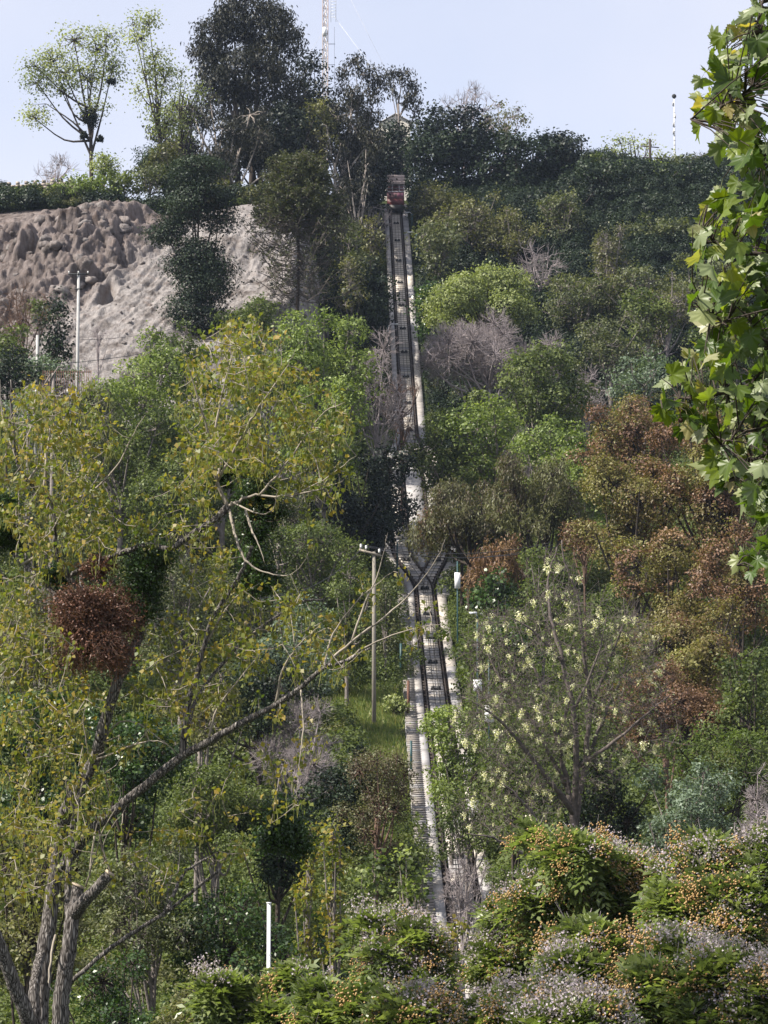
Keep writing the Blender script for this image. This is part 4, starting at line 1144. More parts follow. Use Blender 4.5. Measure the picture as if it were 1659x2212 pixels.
tree(1620, 310, 400, 90, 'sky', 'tall feathery grey-green tree on the skyline behind the plane leaves', 'tree', y=298, vbase=400, cov=.8, m='silver')
tree(1540, 345, 400, 120, 'barethin', 'pale leafless treetops on the skyline right of the antenna mast', 'bare_tree', y=298)
# --- hedge on the cliff top
for i, (u, vt, vb, w, k, l) in enumerate((
    (20, 418, 462, 110, 'mid', 'green hedge bush at the far left end of the cliff top'),
    (105, 402, 446, 120, 'mid', 'rounded hedge bush below the stone wall'),
    (185, 388, 428, 120, 'bright', 'brightest hedge bush in front of the lone poplar'),
    (262, 374, 414, 110, 'mid', 'hedge bush right of the lone poplar foot'),
    (325, 360, 404, 90, 'muted', 'greyish hedge bush where the cliff top meets the trees'),
    (402, 345, 420, 90, 'dark', 'dark bush at the top of the cliff beside the cypress'),
    (478, 385, 428, 80, 'olive', 'olive bush under the pale eucalyptus trunks'))):
    tree(u, vt, vb, w, k, l, 'hedge_bush', 'bush', y=234 + (i % 2), vbase=vb, group='hedge along the cliff top', cov=1.2, twig=.1)
# --- dark cypress in front of the cliff
tree(425, 345, 740, 180, 'dark', 'dark ragged cypress with clumped tiers in front of the cliff', 'cypress_tree', y=203, vbase=735, trunkpx=7, lean=0, gap=.04, cov=1.3, lp=5.5, flat=.6, lobes=[(0, 0, 175, 46, 26), (-20, 0, 150, 34, 22), (5, 0, 110, 56, 34), (-10, 0, 85, 60, 26), (40, 5, 95, 34, 26), (-70, 0, 25, 32, 20), (-55, -5, 45, 26, 16), (45, 0, 55, 34, 22), (0, 0, -10, 42, 28), (-5, 0, -45, 56, 34), (38, 0, -50, 38, 26), (10, 0, -90, 58, 34), (-12, 0, -140, 48, 36), (30, 0, -165, 40, 32)])
tree(50, 600, 745, 110, 'barebrown', 'leafless reddish tree in front of the left end of the cliff', 'bare_tree', y=186, vbase=760, cov=.7, trunkpx=4)
tree(84, 642, 692, 40, 'mid', 'small round green shrub growing on the cliff', 'bush', 'bush', y=190)
tree(117, 668, 782, 62, 'dark', 'small dark upright conifer left of the concrete pole', 'conifer_tree', y=182, vbase=800, shape='column')
tree(22, 705, 790, 95, 'mid', 'green tree at the left edge below the cliff', 'tree', y=178, vbase=800)
tree(15, 760, 850, 90, 'dark', 'dark tree at the left edge beside the rusty fence', 'tree', y=170, vbase=860)
tree(95, 765, 815, 110, 'silver', 'grey-green bushes behind the rusty fence', 'bush', 'bush', y=172, vbase=820)
tree(212, 712, 735, 40, 'barethin', 'dry brown tussock on the lower cliff', 'dry_tussock', 'bush', y=193)
tree(60, 835, 905, 90, 'silver', 'bluish young eucalyptus beside the weathered wooden pole', 'young_eucalyptus', 'tree', y=140, vbase=920, cov=.7)
tree(178, 802, 980, 130, 'olive', 'sparse olive tree between the wooden pole and the green grove', 'tree', y=150, vbase=1000, m='muted')
# --- green grove on the left
tree(300, 738, 945, 215, 'bright', 'dense mid-green tree whose top covers the foot of the cliff', 'tree', y=168, vbase=960)
tree(262, 860, 1095, 210, 'bright', 'dense green tree lower left of the cliff behind the poplar shoots', 'tree', y=158, vbase=1110, m='mid')
tree(390, 705, 860, 150, 'mid', 'green tree at the foot of the dark cypress', 'tree', y=178, vbase=870)
tree(560, 640, 735, 130, 'mid', 'green tree under the monkey puzzle tree', 'tree', y=196, vbase=750)
tree(690, 678, 860, 220, 'bright', 'brightest round green tree left of the bare trees by the track', 'tree', y=182, vbase=900)
tree(610, 720, 900, 190, 'bright', 'green tree left of the brightest round one', 'tree', y=178, vbase=920)
tree(700, 830, 1010, 210, 'bright', 'green tree below the brightest round one', 'tree', y=170, vbase=1030)
tree(480, 860, 1080, 220, 'mid', 'shaded green tree behind the tallest poplar shoot', 'tree', y=160, vbase=1100)
tree(390, 960, 1180, 200, 'mid', 'green tree in the hollow left of the mistletoe', 'tree', y=150, vbase=1200)
tree(812, 715, 960, 130, 'bare', 'tangled leafless grey tree reaching over the left of the track', 'bare_tree', y=186, vbase=980, cov=.85, trunkpx=5, bark=TWIG)
tree(868, 790, 925, 90, 'barebrown', 'dark leafless branches overhanging the steps above the loop', 'bare_tree', y=188, vbase=990, cov=.6)
tree(788, 420, 520, 85, 'bare', 'pale leafless thicket left of the red car', 'bare_tree', y=262, vbase=540, cov=.7)
tree(800, 470, 600, 70, 'olive', 'yellow-green young trees on the left bank below the red car', 'tree', y=254, vbase=610, cov=.8)
tree(735, 480, 620, 120, 'muted', 'grey-green trees between the monkey puzzle and the track', 'tree', y=246, vbase=640)
tree(805, 575, 700, 90, 'dark', 'dark bush crowding the left steps halfway up', 'bush', 'bush', y=236, vbase=700)
tree(750, 600, 720, 120, 'dark', 'dark thicket beside the foot of the monkey puzzle tree', 'bush', 'bush', y=226, vbase=730)
tree(760, 560, 690, 80, 'beige', 'dry brownish creeper-covered tree in the dark thicket', 'tree', y=224, cov=1.6)
tree(828, 950, 1150, 130, 'black', 'blackish glossy evergreen hanging over the lower loop', 'evergreen_tree', y=176, vbase=1190)
tree(755, 985, 1190, 150, 'black', 'shadowy evergreen behind the right poplar shoots', 'evergreen_tree', y=172, vbase=1200)
tree(680, 1100, 1290, 190, 'muted', 'muted green tree left of the timber pole top', 'tree', y=152, vbase=1300, m='mid')
tree(600, 1010, 1180, 150, 'muted', 'greyish green tree behind the central poplar twigs', 'tree', y=158, vbase=1200)
tree(750, 1230, 1420, 130, 'muted', 'green tree at the foot of the timber pole', 'tree', y=142, vbase=1440, m='mid')
tree(640, 1290, 1470, 170, 'silver', 'grey-green scrubby tree lower left of the timber pole', 'tree', y=134, vbase=1490, cov=.8)
tree(560, 1180, 1380, 130, 'muted', 'green tree behind the hanging mistletoe', 'tree', y=146, vbase=1400)
tree(832, 1260, 1400, 55, 'muted', 'slender green shrub between timber pole and steps', 'bush', 'bush', y=148, vbase=1420)
tree(560, 1400, 1580, 200, 'dark', 'dark undergrown tree behind the long diagonal poplar limb', 'tree', y=118, vbase=1600)
tree(645, 1490, 1720, 190, 'barebrown', 'tangled leafless brush above the dark hollow', 'bare_bush', 'bush', y=116, vbase=1730, cov=1.1, bark=TWIG)
tree(812, 1590, 1800, 150, 'rust', 'dry brown half-leafless bush left of the lower steps', 'bush', 'bush', y=104, vbase=1820, m='pepper', hang=0, cov=.9)
tree(735, 1600, 1790, 140, 'dark', 'dark shrub beneath the tangled brush', 'bush', 'bush', y=106, vbase=1810)
tree(860, 1500, 1560, 40, 'yellow', 'tiny bright bush beside the rust red post', 'bush', 'bush', y=140)
# --- right hillside
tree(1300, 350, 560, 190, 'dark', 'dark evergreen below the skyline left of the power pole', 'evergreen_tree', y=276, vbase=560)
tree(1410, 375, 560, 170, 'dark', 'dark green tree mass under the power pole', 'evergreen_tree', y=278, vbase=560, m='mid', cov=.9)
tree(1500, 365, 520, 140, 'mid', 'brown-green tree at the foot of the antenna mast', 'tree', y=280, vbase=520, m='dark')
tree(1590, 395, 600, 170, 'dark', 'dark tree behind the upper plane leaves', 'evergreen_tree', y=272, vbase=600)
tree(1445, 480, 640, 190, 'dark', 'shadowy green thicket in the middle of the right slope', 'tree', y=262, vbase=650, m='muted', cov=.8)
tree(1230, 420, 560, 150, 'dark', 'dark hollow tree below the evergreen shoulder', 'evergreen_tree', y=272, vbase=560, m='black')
tree(1290, 338, 405, 70, 'mid', 'rounded green treetop at the end of the dark evergreens on the skyline', 'tree', y=290, vbase=405)
tree(1480, 340, 400, 75, 'muted', 'uneven grey-green treetop just right of the antenna mast', 'tree', y=294, vbase=405)
tree(1545, 352, 410, 90, 'dark', 'low dark treetop on the skyline by the plane leaves', 'tree', y=292, vbase=410)
tree(1410, 352, 400, 60, 'bright', 'small bright green treetop under the skyline power pole', 'tree', y=288, vbase=405)
tree(1330, 400, 440, 110, 'mid', 'green bush on the crest below the power pole', 'bush', 'bush', y=284)
tree(950, 380, 480, 95, 'olive', 'light olive tree right of the car', 'tree', y=266, vbase=490, cov=1.4)
tree(1020, 420, 580, 215, 'olive', 'broad sparse olive tree with grey twigs right of the upper track', 'tree', y=258, vbase=600, cov=1.0, trunkpx=4)
tree(945, 480, 640, 110, 'muted', 'muted green tree hugging the right side of the upper track', 'tree', y=250, vbase=640)
tree(1105, 440, 570, 100, 'olive', 'olive green tree right of the broad sparse one', 'tree', y=256, vbase=580)
tree(1212, 412, 540, 95, 'olive', 'upright green tree against the black evergreens', 'tree', y=262, vbase=560, cov=1.5, m='muted')
tree(925, 600, 740, 60, 'bright', 'dark leafy bush tight against the right of the track', 'bush', 'bush', y=232, vbase=750, m='ivy')
tree(1040, 560, 745, 225, 'yellow', 'pale yellow-green dome-shaped tree', 'tree', y=224, vbase=760, trunkpx=5, cov=1.3)
tree(1058, 655, 880, 265, 'baredome', 'big grey leafless dome-shaped tree below the yellow-green one', 'bare_tree', y=206, vbase=930, trunkpx=6)
tree(1255, 580, 720, 150, 'muted', 'dusty green tree right of the yellow-green dome', 'tree', y=238, vbase=740)
tree(1165, 520, 640, 110, 'bare', 'grey leafless tree above the yellow-green dome', 'bare_tree', y=246, vbase=650, cov=.6)
tree(1318, 490, 640, 75, 'beige', 'slender beige budding tree in the dark right slope', 'tree', y=240, vbase=650, cov=2.4)
tree(1400, 570, 710, 160, 'muted', 'muted tree on the right slope left of the grassy patch', 'tree', y=236, vbase=720, cov=.9)
tree(1500, 560, 700, 150, 'mid', 'green trees above the grassy patch on the right', 'tree', y=240, vbase=710, m='muted')
tree(1320, 680, 800, 150, 'muted', 'grey-green scrub below the beige tree', 'bush', 'bush', y=214, vbase=810, cov=.9)
tree(1400, 620, 720, 90, 'mid', 'rounded green bush beside the grassy patch', 'bush', 'bush', y=226)
tree(1440, 590, 760, 100, 'beige', 'thin budding trees over the grassy patch', 'tree', y=228, cov=1.2, vbase=770)
tree(1580, 680, 850, 160, 'mid', 'green tree behind the middle plane leaves', 'tree', y=206, vbase=860)
tree(1390, 760, 850, 120, 'silver', 'greyish bushes above the bronze trees', 'bush', 'bush', y=198, vbase=860)
tree(1265, 790, 900, 100, 'bare', 'grey leafless tree between green crown and bronze tree', 'bare_tree', y=200, vbase=920, cov=.8)
tree(1165, 735, 930, 215, 'bright', 'large leafy green tree right of the grey leafless dome', 'tree', y=196, vbase=950, m='mid', cov=1.1)
tree(1070, 850, 1010, 190, 'mid', 'green tree just below the grey leafless dome', 'tree', y=188, vbase=1030, m='bright', cov=.9)
tree(960, 905, 1060, 125, 'mid', 'green tree hanging over the right of the upper loop', 'tree', y=188, vbase=1070)
tree(1140, 930, 1020, 90, 'bare', 'leafless purple-grey twigs between the green trees', 'bare_tree', y=186, vbase=1050, cov=.8)
tree(1200, 905, 1090, 160, 'bright', 'sunlit bright green tree behind the pepper trees', 'tree', y=180, vbase=1110)
tree(1262, 960, 1180, 90, 'bright', 'bright green tree between the pepper tree and the bronze tree', 'tree', y=170, vbase=1200)
tree(1160, 945, 1200, 200, 'pepper', 'weeping pepper tree with two dark forked trunks', 'pepper_tree', y=160, vbase=1230, trunkpx=8, forks=2)
tree(1015, 990, 1200, 230, 'pepper', 'weeping pepper tree nearest the track', 'pepper_tree', y=164, vbase=1250, trunkpx=8)
tree(998, 1080, 1185, 110, 'pepper', 'dry brown weeping tree leaning its branches over the loop', 'pepper_tree', y=166, vbase=1260, m='rust', hang=2.2, cov=.8, trunkpx=5, lobes=[(-66, 0, 10, 26, 26), (-84, -4, -12, 18, 22), (-44, 4, -8, 24, 28), (-20, 0, 14, 28, 26), (8, 0, 4, 30, 30), (-60, 6, 28, 22, 18)])
tree(1080, 1130, 1290, 120, 'pepper', 'brown weeping tree right of the white-signed post', 'pepper_tree', y=156, vbase=1300, m='rust', cov=.8)
tree(1375, 838, 1010, 200, 'bronze', 'tan and copper tree, topmost of the bronze trees', 'bronze_tree', y=150, vbase=1030, mixf=.65)
tree(1370, 960, 1200, 230, 'bronze', 'olive bronze tree in the middle of the right side', 'bronze_tree', y=140, vbase=1230, mixf=.12)
tree(1555, 880, 1180, 240, 'bronze', 'red-brown and olive tree behind the lower plane leaves', 'bronze_tree', y=138, vbase=1230, mixf=.6)
tree(1450, 1130, 1330, 240, 'bronze', 'olive bronze tree with dark limbs above the leaning trunk', 'bronze_tree', y=126, vbase=1360, mixf=.2)
tree(1600, 1150, 1340, 170, 'bronze', 'reddish bronze tree at the right edge', 'bronze_tree', y=122, vbase=1360, mixf=.7)
tree(1480, 1290, 1540, 300, 'bronze', 'largest and lowest bronze tree on the right', 'bronze_tree', y=112, vbase=1570, mixf=.35, trunkpx=11)
tree(1262, 1120, 1190, 90, 'rust', 'small salmon-brown bush left of the bronze trees', 'bush', 'bush', y=148)
tree(1440, 1440, 1600, 230, 'rust', 'red-brown leafless thicket under the lowest bronze tree', 'bare_bush', 'bush', y=106, cov=1.2, vbase=1600)
tree(1620, 1400, 1600, 140, 'shade', 'dusky shrub at the right edge below the bronze trees', 'tree', y=104, vbase=1620)
tree(1172, 1190, 1340, 110, 'mid', 'dark green glossy tree left of the white blossoms', 'tree', y=140, vbase=1360)
tree(1065, 1235, 1320, 80, 'ivy', 'bright ivy thicket behind the narrow white sign', 'bush', 'bush', y=152)
tree(1040, 1350, 1460, 80, 'ivy', 'leafy bank right of the track by the square sign', 'bush', 'bush', y=138, vbase=1470, m='mid')
tree(1110, 1320, 1450, 130, 'ivy', 'ivy-green bush behind the lowest white blossoms', 'bush', 'bush', y=140)
tree(975, 1525, 1720, 125, 'bright', 'dense bright green bush leaning over the right of the lower track', 'bush', 'bush', y=112, vbase=1740)
tree(1010, 1690, 1830, 130, 'mid', 'green bush where the lower track is hidden', 'bush', 'bush', y=103, vbase=1850, cov=.8)
tree(1110, 1600, 1800, 200, 'shade', 'shaded leafy scrub under the white-flowering tree', 'tree', y=94, vbase=1840, twig=.9)
tree(1490, 1640, 1860, 240, 'silver', 'silvery green broad-leaved tree lower right', 'tree', y=84, vbase=1880, lp=9)
tree(1560, 1560, 1720, 210, 'locust', 'fresh green tree with a few cream flowers right of the white-flowering tree', 'tree', y=92, vbase=1740)
tree(1645, 1650, 1900, 110, 'bare', 'pale leafless twigs at the right edge', 'bare_tree', y=78, vbase=1960, cov=.6)
tree(1300, 1620, 1860, 200, 'shade', 'shadowy shrubs behind the dark flowering stems', 'bush', 'bush', y=90, vbase=1880, m='dark')
# --- lower left, behind the big poplar
tree(90, 1010, 1260, 220, 'muted', 'hazy green tree at the left edge behind the poplar twigs', 'tree', y=130, vbase=1290)
tree(90, 1260, 1500, 240, 'olive', 'yellowish green tree behind the dry red mistletoe', 'tree', y=96, vbase=1530)
tree(390, 1180, 1420, 200, 'muted', 'green tree seen between the two great poplar limbs', 'tree', y=128, vbase=1440)
tree(70, 1470, 1760, 240, 'ivy', 'dark ivy-hung tree at the left edge', 'tree', y=66, vbase=1800)
tree(270, 1500, 1760, 220, 'ivy', 'dark ivy-hung tree behind the upright poplar trunk', 'tree', y=70, vbase=1800)
tree(430, 1440, 1640, 180, 'olive', 'golden green foliage behind the slender pale limb', 'tree', y=80, vbase=1680, lp=9)
tree(470, 1640, 1830, 220, 'mid', 'green tree under the long diagonal limb', 'tree', y=78, vbase=1850)
tree(600, 1700, 1920, 190, 'black', 'dark evergreen above the white metal pole', 'tree', y=80, vbase=1950, m='dark')
tree(330, 1800, 2080, 230, 'silver', 'dusky silver-green tree right of the poplar stump', 'tree', y=62, vbase=2120, m='muted', lp=9)
tree(500, 1900, 2180, 220, 'shade', 'deep green tree left of the white metal pole', 'tree', y=62, vbase=2200, m='ivy')
tree(60, 1780, 2080, 210, 'shade', 'shaded olive tree behind the forked poplar base', 'tree', y=58, vbase=2150, m='olive')
tree(250, 2080, 2300, 230, 'shade', 'dark bush at the bottom left', 'bush', 'bush', y=52, vbase=2300, m='ivy')
tree(420, 2110, 2300, 160, 'silver', 'yellowish leafy bush at the bottom left of the white pole', 'bush', 'bush', y=50, vbase=2300, m='olive', lp=10)
tree(660, 1880, 2200, 90, 'sapling', 'slim golden-green poplar sapling right of the white pole', 'poplar_sapling', y=66, vbase=2230)
tree(722, 1850, 2180, 80, 'sapling', 'second slim golden-green sapling right of the white pole', 'poplar_sapling', y=68, vbase=2230)
tree(800, 1830, 2160, 90, 'vine', 'green creeper-like sapling third from the white pole', 'poplar_sapling', y=70, vbase=2230)
tree(880, 1800, 1990, 80, 'vine', 'leafy sapling at the left edge of the lowest track', 'poplar_sapling', y=74, vbase=2200, cov=.8)
tree(975, 1990, 2200, 60, 'sapling', 'sparse golden sapling growing in front of the lowest track', 'poplar_sapling', y=66, vbase=2230, cov=.9, m='poplar')
tree(690, 2000, 2250, 220, 'shade', 'dark leafy tree behind the golden saplings', 'tree', y=74, vbase=2260, m='ivy')
tree(850, 1950, 2200, 160, 'shade', 'shadowy green tree left of the lowest track', 'tree', y=78, vbase=2230, m='mid')
tree(1130, 1850, 2000, 150, 'locust', 'fresh feathery green branches above the lowest track', 'tree', y=80, vbase=2040, cov=.9)
tree(1085, 1960, 2060, 90, 'bare', 'leafless grey brush right of the lowest track', 'bare_bush', 'bush', y=78, cov=.8)
tree(1000, 1835, 1990, 90, 'barethin', 'thin leafless twigs across the lowest track', 'bare_bush', 'bush', y=84, vbase=2040, cov=1.3)
print('BUDGET after trees', BUDGET[0])

# palm at the far left end of the wall
def palm():
    y = 250.0; c = P(8, 395, y); gz = float(terr(c[0], y)); s = y / F
    root = thing('palm', (float(c[0]), y, gz), 'small dark palm crown at the far left end of the stone wall', 'palm tree')
    H = float(c[2]) - gz
    b = MB(); b.tube([(0, 0, -.5), (0, 0, H)], [.2, .16], 8); b.build('trunk', BARKD, root)
    rr = random.Random(4)
    for i in range(16):
        a = i / 16 * 6.283; L = rr.uniform(.9, 1.3); up = rr.uniform(.2, 1.0)
        pts = [np.array([math.cos(a) * L * t, math.sin(a) * L * t, H + up * t - 1.1 * t * t * (1.2 - up * .4)]) for t in np.linspace(0, 1, 7)]
        b = MB(); b.tube(pts, .015, 3)
        Pt = np.repeat(np.array(pts), 6, 0); n = len(Pt); sd_ = np.array([-math.sin(a), math.cos(a), 0]) * np.where(np.arange(n) % 2, 1, -1)[:, None]
        b.leaves(Pt, np.tile([0, 0, 1.], (n, 1)), sd_ + np.array([math.cos(a), math.sin(a), -.6]) * .8, .35, .05, .4)
        b.build('frond', LM['dark'], root)
palm()

# ------------------------------------------------------------------ monkey puzzle: whorls of long drooping rope-like arms
def monkey():
    y = 204.0; u, vt, vb = 645, 352, 736
    c = P(u, vb, y); x = float(c[0]); gz = float(terr(x, y)); s = y / F; H = float(P(u, vt, y)[2]) - gz
    root = thing('monkey_puzzle_tree', (x, y, gz), 'domed monkey puzzle tree with sweeping rope-like bare branches', 'tree')
    b = MB(); b.tube([(-.3, 0, -1), (0, 0, H * .5), (-.25, 0, H)], [4.5 * s, 3.6 * s, 1.2 * s], 8); b.build('trunk', BARKD, root)
    rg = np.random.default_rng(4)
    br = MB(); fo = MB()
    zb0 = float(P(u, 640, y)[2]) - gz
    NW = 24
    for k in range(NW):
        t = k / (NW - 1); z = zb0 + (H - zb0 - .3) * t
        Rm = (122 if t < .5 else 106 * math.sqrt(max(0.02, 1 - ((t - .5) / .52) ** 2))) * s * rg.uniform(.85, 1.08)
        n = 10 if t < .5 else 22
        for i in range(n):
            a = 6.283 * (i / n) + rg.uniform(-.5, .5) + k; L = Rm * (rg.uniform(.75, 1.1) if t > .45 else rg.uniform(.3, 1.15))
            sag = (.30 if t < .5 else .12) * L; upk = .10 * L + (.5 if t > .8 else 0)
            q = np.linspace(0, 1, 7)
            pts = np.stack([np.cos(a + .15 * q) * L * q, np.sin(a + .15 * q) * L * q, z + upk * q - sag * 4 * q * (1 - q) * .5 - sag * q ** 2 * (.6 if t > .5 else -.5)], 1)
            pts[:, 2] += rg.normal() * .25; pts[2:] += rg.normal(size=(5, 3)) * .10
            br.tube(pts, np.linspace(1.15, .65, 7) * s, 4, cap=False)
            # side twigs and end tufts
            m = 10 if t > .45 else 6
            qa = rg.uniform(.35, 1, m); A = np.stack([np.interp(qa, q, pts[:, j]) for j in range(3)], 1)
            dd = np.array([math.cos(a), math.sin(a), 0]) * .6 + rg.normal(size=(m, 3)) * .6 + np.array([0, 0, -.15 if t < .5 else .15])
            B = A + dd / np.linalg.norm(dd, axis=1)[:, None] * rg.uniform(8, 20, (m, 1)) * s
            br.sticks(A, B, .8 * s, .6 * s)
            # tufts: dense near the top, sparse below
            kf = (5 if t > .55 else 1)
            cen = np.concatenate([pts[-1:], B[: (m if t > .6 else 3)]]); 
            cen = np.repeat(cen, kf + 3, 0) + rg.normal(size=(len(cen) * (kf + 3), 3)) * 3.2 * s
            N = rg.normal(size=cen.shape) + np.array([0, 0, .6]); D = rg.normal(size=cen.shape) + np.array([math.cos(a), math.sin(a), .2])
            fo.leaves(cen, N, D, 8 * s, 2.6 * s, np.clip(.45 + rg.normal(size=len(cen)) * .2, 0, 1))
    o = br.build('branches', plainmat('bark_monkey_puzzle', (0.10, 0.085, 0.072), .9), root)
    o = fo.build('crown', LM['olive'] if False else leafmat('leaf_monkey_puzzle', (0.03, 0.038, 0.018), (0.062, 0.07, 0.03), (0.11, 0.115, 0.05)), root); o['kind'] = 'stuff'
monkey()

# ------------------------------------------------------------------ chinaberry trees in the foreground
def melia(u, vt, vb, w, y, label, nl=9, berries=.35, lilac=.6, seed=1, cov=1.0):
    w = w * 1.2
    s = y / F; c = P(u, vb, y); x = float(c[0]); gz = float(terr(x, y))
    zt = float(P(u, vt, y)[2]) - gz; zb = float(P(u, vb, y)[2]) - gz; h = zt - zb; wm = w * s; zc = (zt + zb) / 2
    C, RR, pos, d, li, rg = make_crown(wm, h, wm * .9, 'spread', int(nl * 2.4), (.12, .26), int(w * (h / s) * .0075 * cov) + 14, seed, up=.45)
    root = thing('chinaberry_tree', (x, y, gz), label, 'tree')
    off = np.array([0, 0, zc]); p3 = pos + off
    tb = MB(); tt = zc - h * .35
    tb.tube(smooth_path([(0, 0, -.6), (.15 * wm * .2, 0, tt * .5), (0, 0, tt)]), np.linspace(.16, .10, 9), 7)
    for k in range(len(C)):
        b_ = C[k] + off; a = np.array([0, 0, tt]); q = smooth_path([a, (a + b_) / 2 + rg.normal(size=3) * .1 * wm * .4, b_], 3); tb.tube(q, np.linspace(.07, .025, len(q)), 5, cap=False)
    A = C[li] + off; M = (A + p3) / 2 + rg.normal(size=A.shape) * .12; tb.sticks(A, M, .018, .014); tb.sticks(M, p3, .014, .008)
    tb.build('trunk', plainmat('bark_chinaberry', (0.12, 0.095, 0.08), .85, scale=6, var=.4), root, smooth=True)
    e_ = p3 + d * rg.uniform(.12, .42, (len(p3), 1)) + rg.normal(size=p3.shape) * .12; tw_ = MB(); tw_.sticks(p3, e_, .008, .005); tw_.sticks((p3 + e_) / 2, e_ + rg.normal(size=p3.shape) * .16, .006, .004); o = tw_.build('twigs', TWIG, root); o['kind'] = 'stuff'
    # pinnate fronds radiating from each twig end
    nf = 7; n = len(pos) * nf
    O = np.repeat(p3, nf, 0); dd = np.repeat(d, nf, 0)
    fd = dd * .5 + rg.normal(size=(n, 3)) * .8 + np.array([0, 0, .25]); fd /= np.linalg.norm(fd, axis=1)[:, None]
    FL = rg.uniform(.32, .62, n)[:, None]
    upv = np.array([0, 0, 1.]) + rg.normal(size=(n, 3)) * .25
    S = np.cross(fd, upv); S /= np.linalg.norm(S, axis=1)[:, None] + 1e-9; N = np.cross(S, fd)
    fr = MB(); tint = np.clip(.5 + np.repeat(rg.normal(size=len(pos)) * .14, nf) + rg.normal(size=n) * .12 + dd[:, 2] * .05, 0, 1)
    for t_ in (.3, .5, .7, .88, 1.0):
        base = O + fd * FL * t_ + np.array([0, 0, -1]) * (FL * t_ ** 2 * .45)
        for sg in ((-1, 1) if t_ < 1 else (0,)):
            D = S * sg * .9 + fd * .6 + np.array([0, 0, -.25]); L = (.135 - .03 * abs(t_ - .6)) * (FL[:, 0] / .35)
            fr.leaves(base, N + rg.normal(size=(n, 3)) * .2, D, L, L * .42, tint)
    BUDGET[0] += n * 18
    o = fr.build('crown', LM['melia'], root); o['kind'] = 'stuff'
    ln = np.array([noise.noise(Vector((q[0] * .9 + seed, q[1] * .9, q[2] * .9))) for q in pos]); m = (ln > -.06) & (rg.random(len(pos)) < lilac * 1.2) & (d[:, 2] > -.1); c_ = p3[m] + d[m] * .12
    k = 46; cc = np.repeat(c_, k, 0) + rg.normal(size=(len(c_) * k, 3)) * np.array([.13, .13, .10]) + d[m].repeat(k, 0) * .24 + np.array([0, 0, .08])
    b = MB(); b.leaves(cc, rg.normal(size=cc.shape), rg.normal(size=cc.shape), .055, .036, np.clip(.5 + rg.normal(size=len(cc)) * .25, 0, 1)); o = b.build('blossom', LM['lilac'], root); o['kind'] = 'stuff'; BUDGET[0] += len(cc) * 2
    m = (d[:, 2] < .75) & (d[:, 1] < .5) & (rg.random(len(pos)) < berries * .55); c_ = p3[m] - np.array([0, 0, .04]) + d[m] * .42
    k = 75; cc = np.repeat(c_, k, 0) + rg.normal(size=(len(c_) * k, 3)) * np.array([.12, .10, .13])
    O6 = np.array([(1, 0, 0), (-1, 0, 0), (0, 1, 0), (0, -1, 0), (0, 0, 1), (0, 0, -1)]) * .023
    F8 = np.array([(0, 2, 4), (2, 1, 4), (1, 3, 4), (3, 0, 4), (2, 0, 5), (1, 2, 5), (3, 1, 5), (0, 3, 5)])
    if len(cc):
        V = (cc[:, None] + O6[None]).reshape(-1, 3); Fc = (np.arange(len(cc))[:, None, None] * 6 + F8[None]).reshape(-1, 3)
        b = MB(); b.add(V, Fc, np.repeat(np.clip(.5 + rg.normal(size=len(cc)) * .22, 0, 1), 8)); o = b.build('berries', LM['berry'], root, smooth=True); o['kind'] = 'stuff'; BUDGET[0] += len(cc) * 8
melia(1290, 1775, 2075, 250, 50, 'chinaberry tree with lilac blossom and a big cluster of yellow berries right of centre', 10, .5, .55, 11)
melia(1560, 1790, 2130, 250, 47, 'chinaberry tree with yellow berries at the right edge', 10, .45, .55, 12)
melia(1160, 1930, 2230, 200, 52, 'chinaberry tree just right of the lowest track', 9, .12, .75, 13)
melia(1370, 1980, 2330, 330, 43, 'large low chinaberry tree with forked dark stem in the bottom right', 12, .45, .55, 14)
melia(1620, 2060, 2360, 200, 41, 'chinaberry tree in the bottom right corner', 8, .3, .6, 15)
melia(862, 1960, 2260, 150, 50, 'chinaberry tree left of the lowest track', 8, .25, .5, 16)
melia(1145, 2110, 2380, 170, 42, 'low chinaberry tree at the bottom centre with orange berries', 8, .5, .5, 17)
melia(545, 2075, 2330, 150, 48, 'leafy chinaberry sapling around the white metal pole', 6, .05, .35, 18)
melia(770, 2120, 2380, 180, 44, 'low chinaberry bush right of the white metal pole', 7, .15, .6, 19)
melia(890, 2130, 2380, 110, 41, 'small low chinaberry bush at the bottom left of the track', 6, .4, .5, 20)
melia(1240, 2130, 2400, 170, 38, 'lowest chinaberry bush between the forked stem and the track', 7, .3, .6, 21)
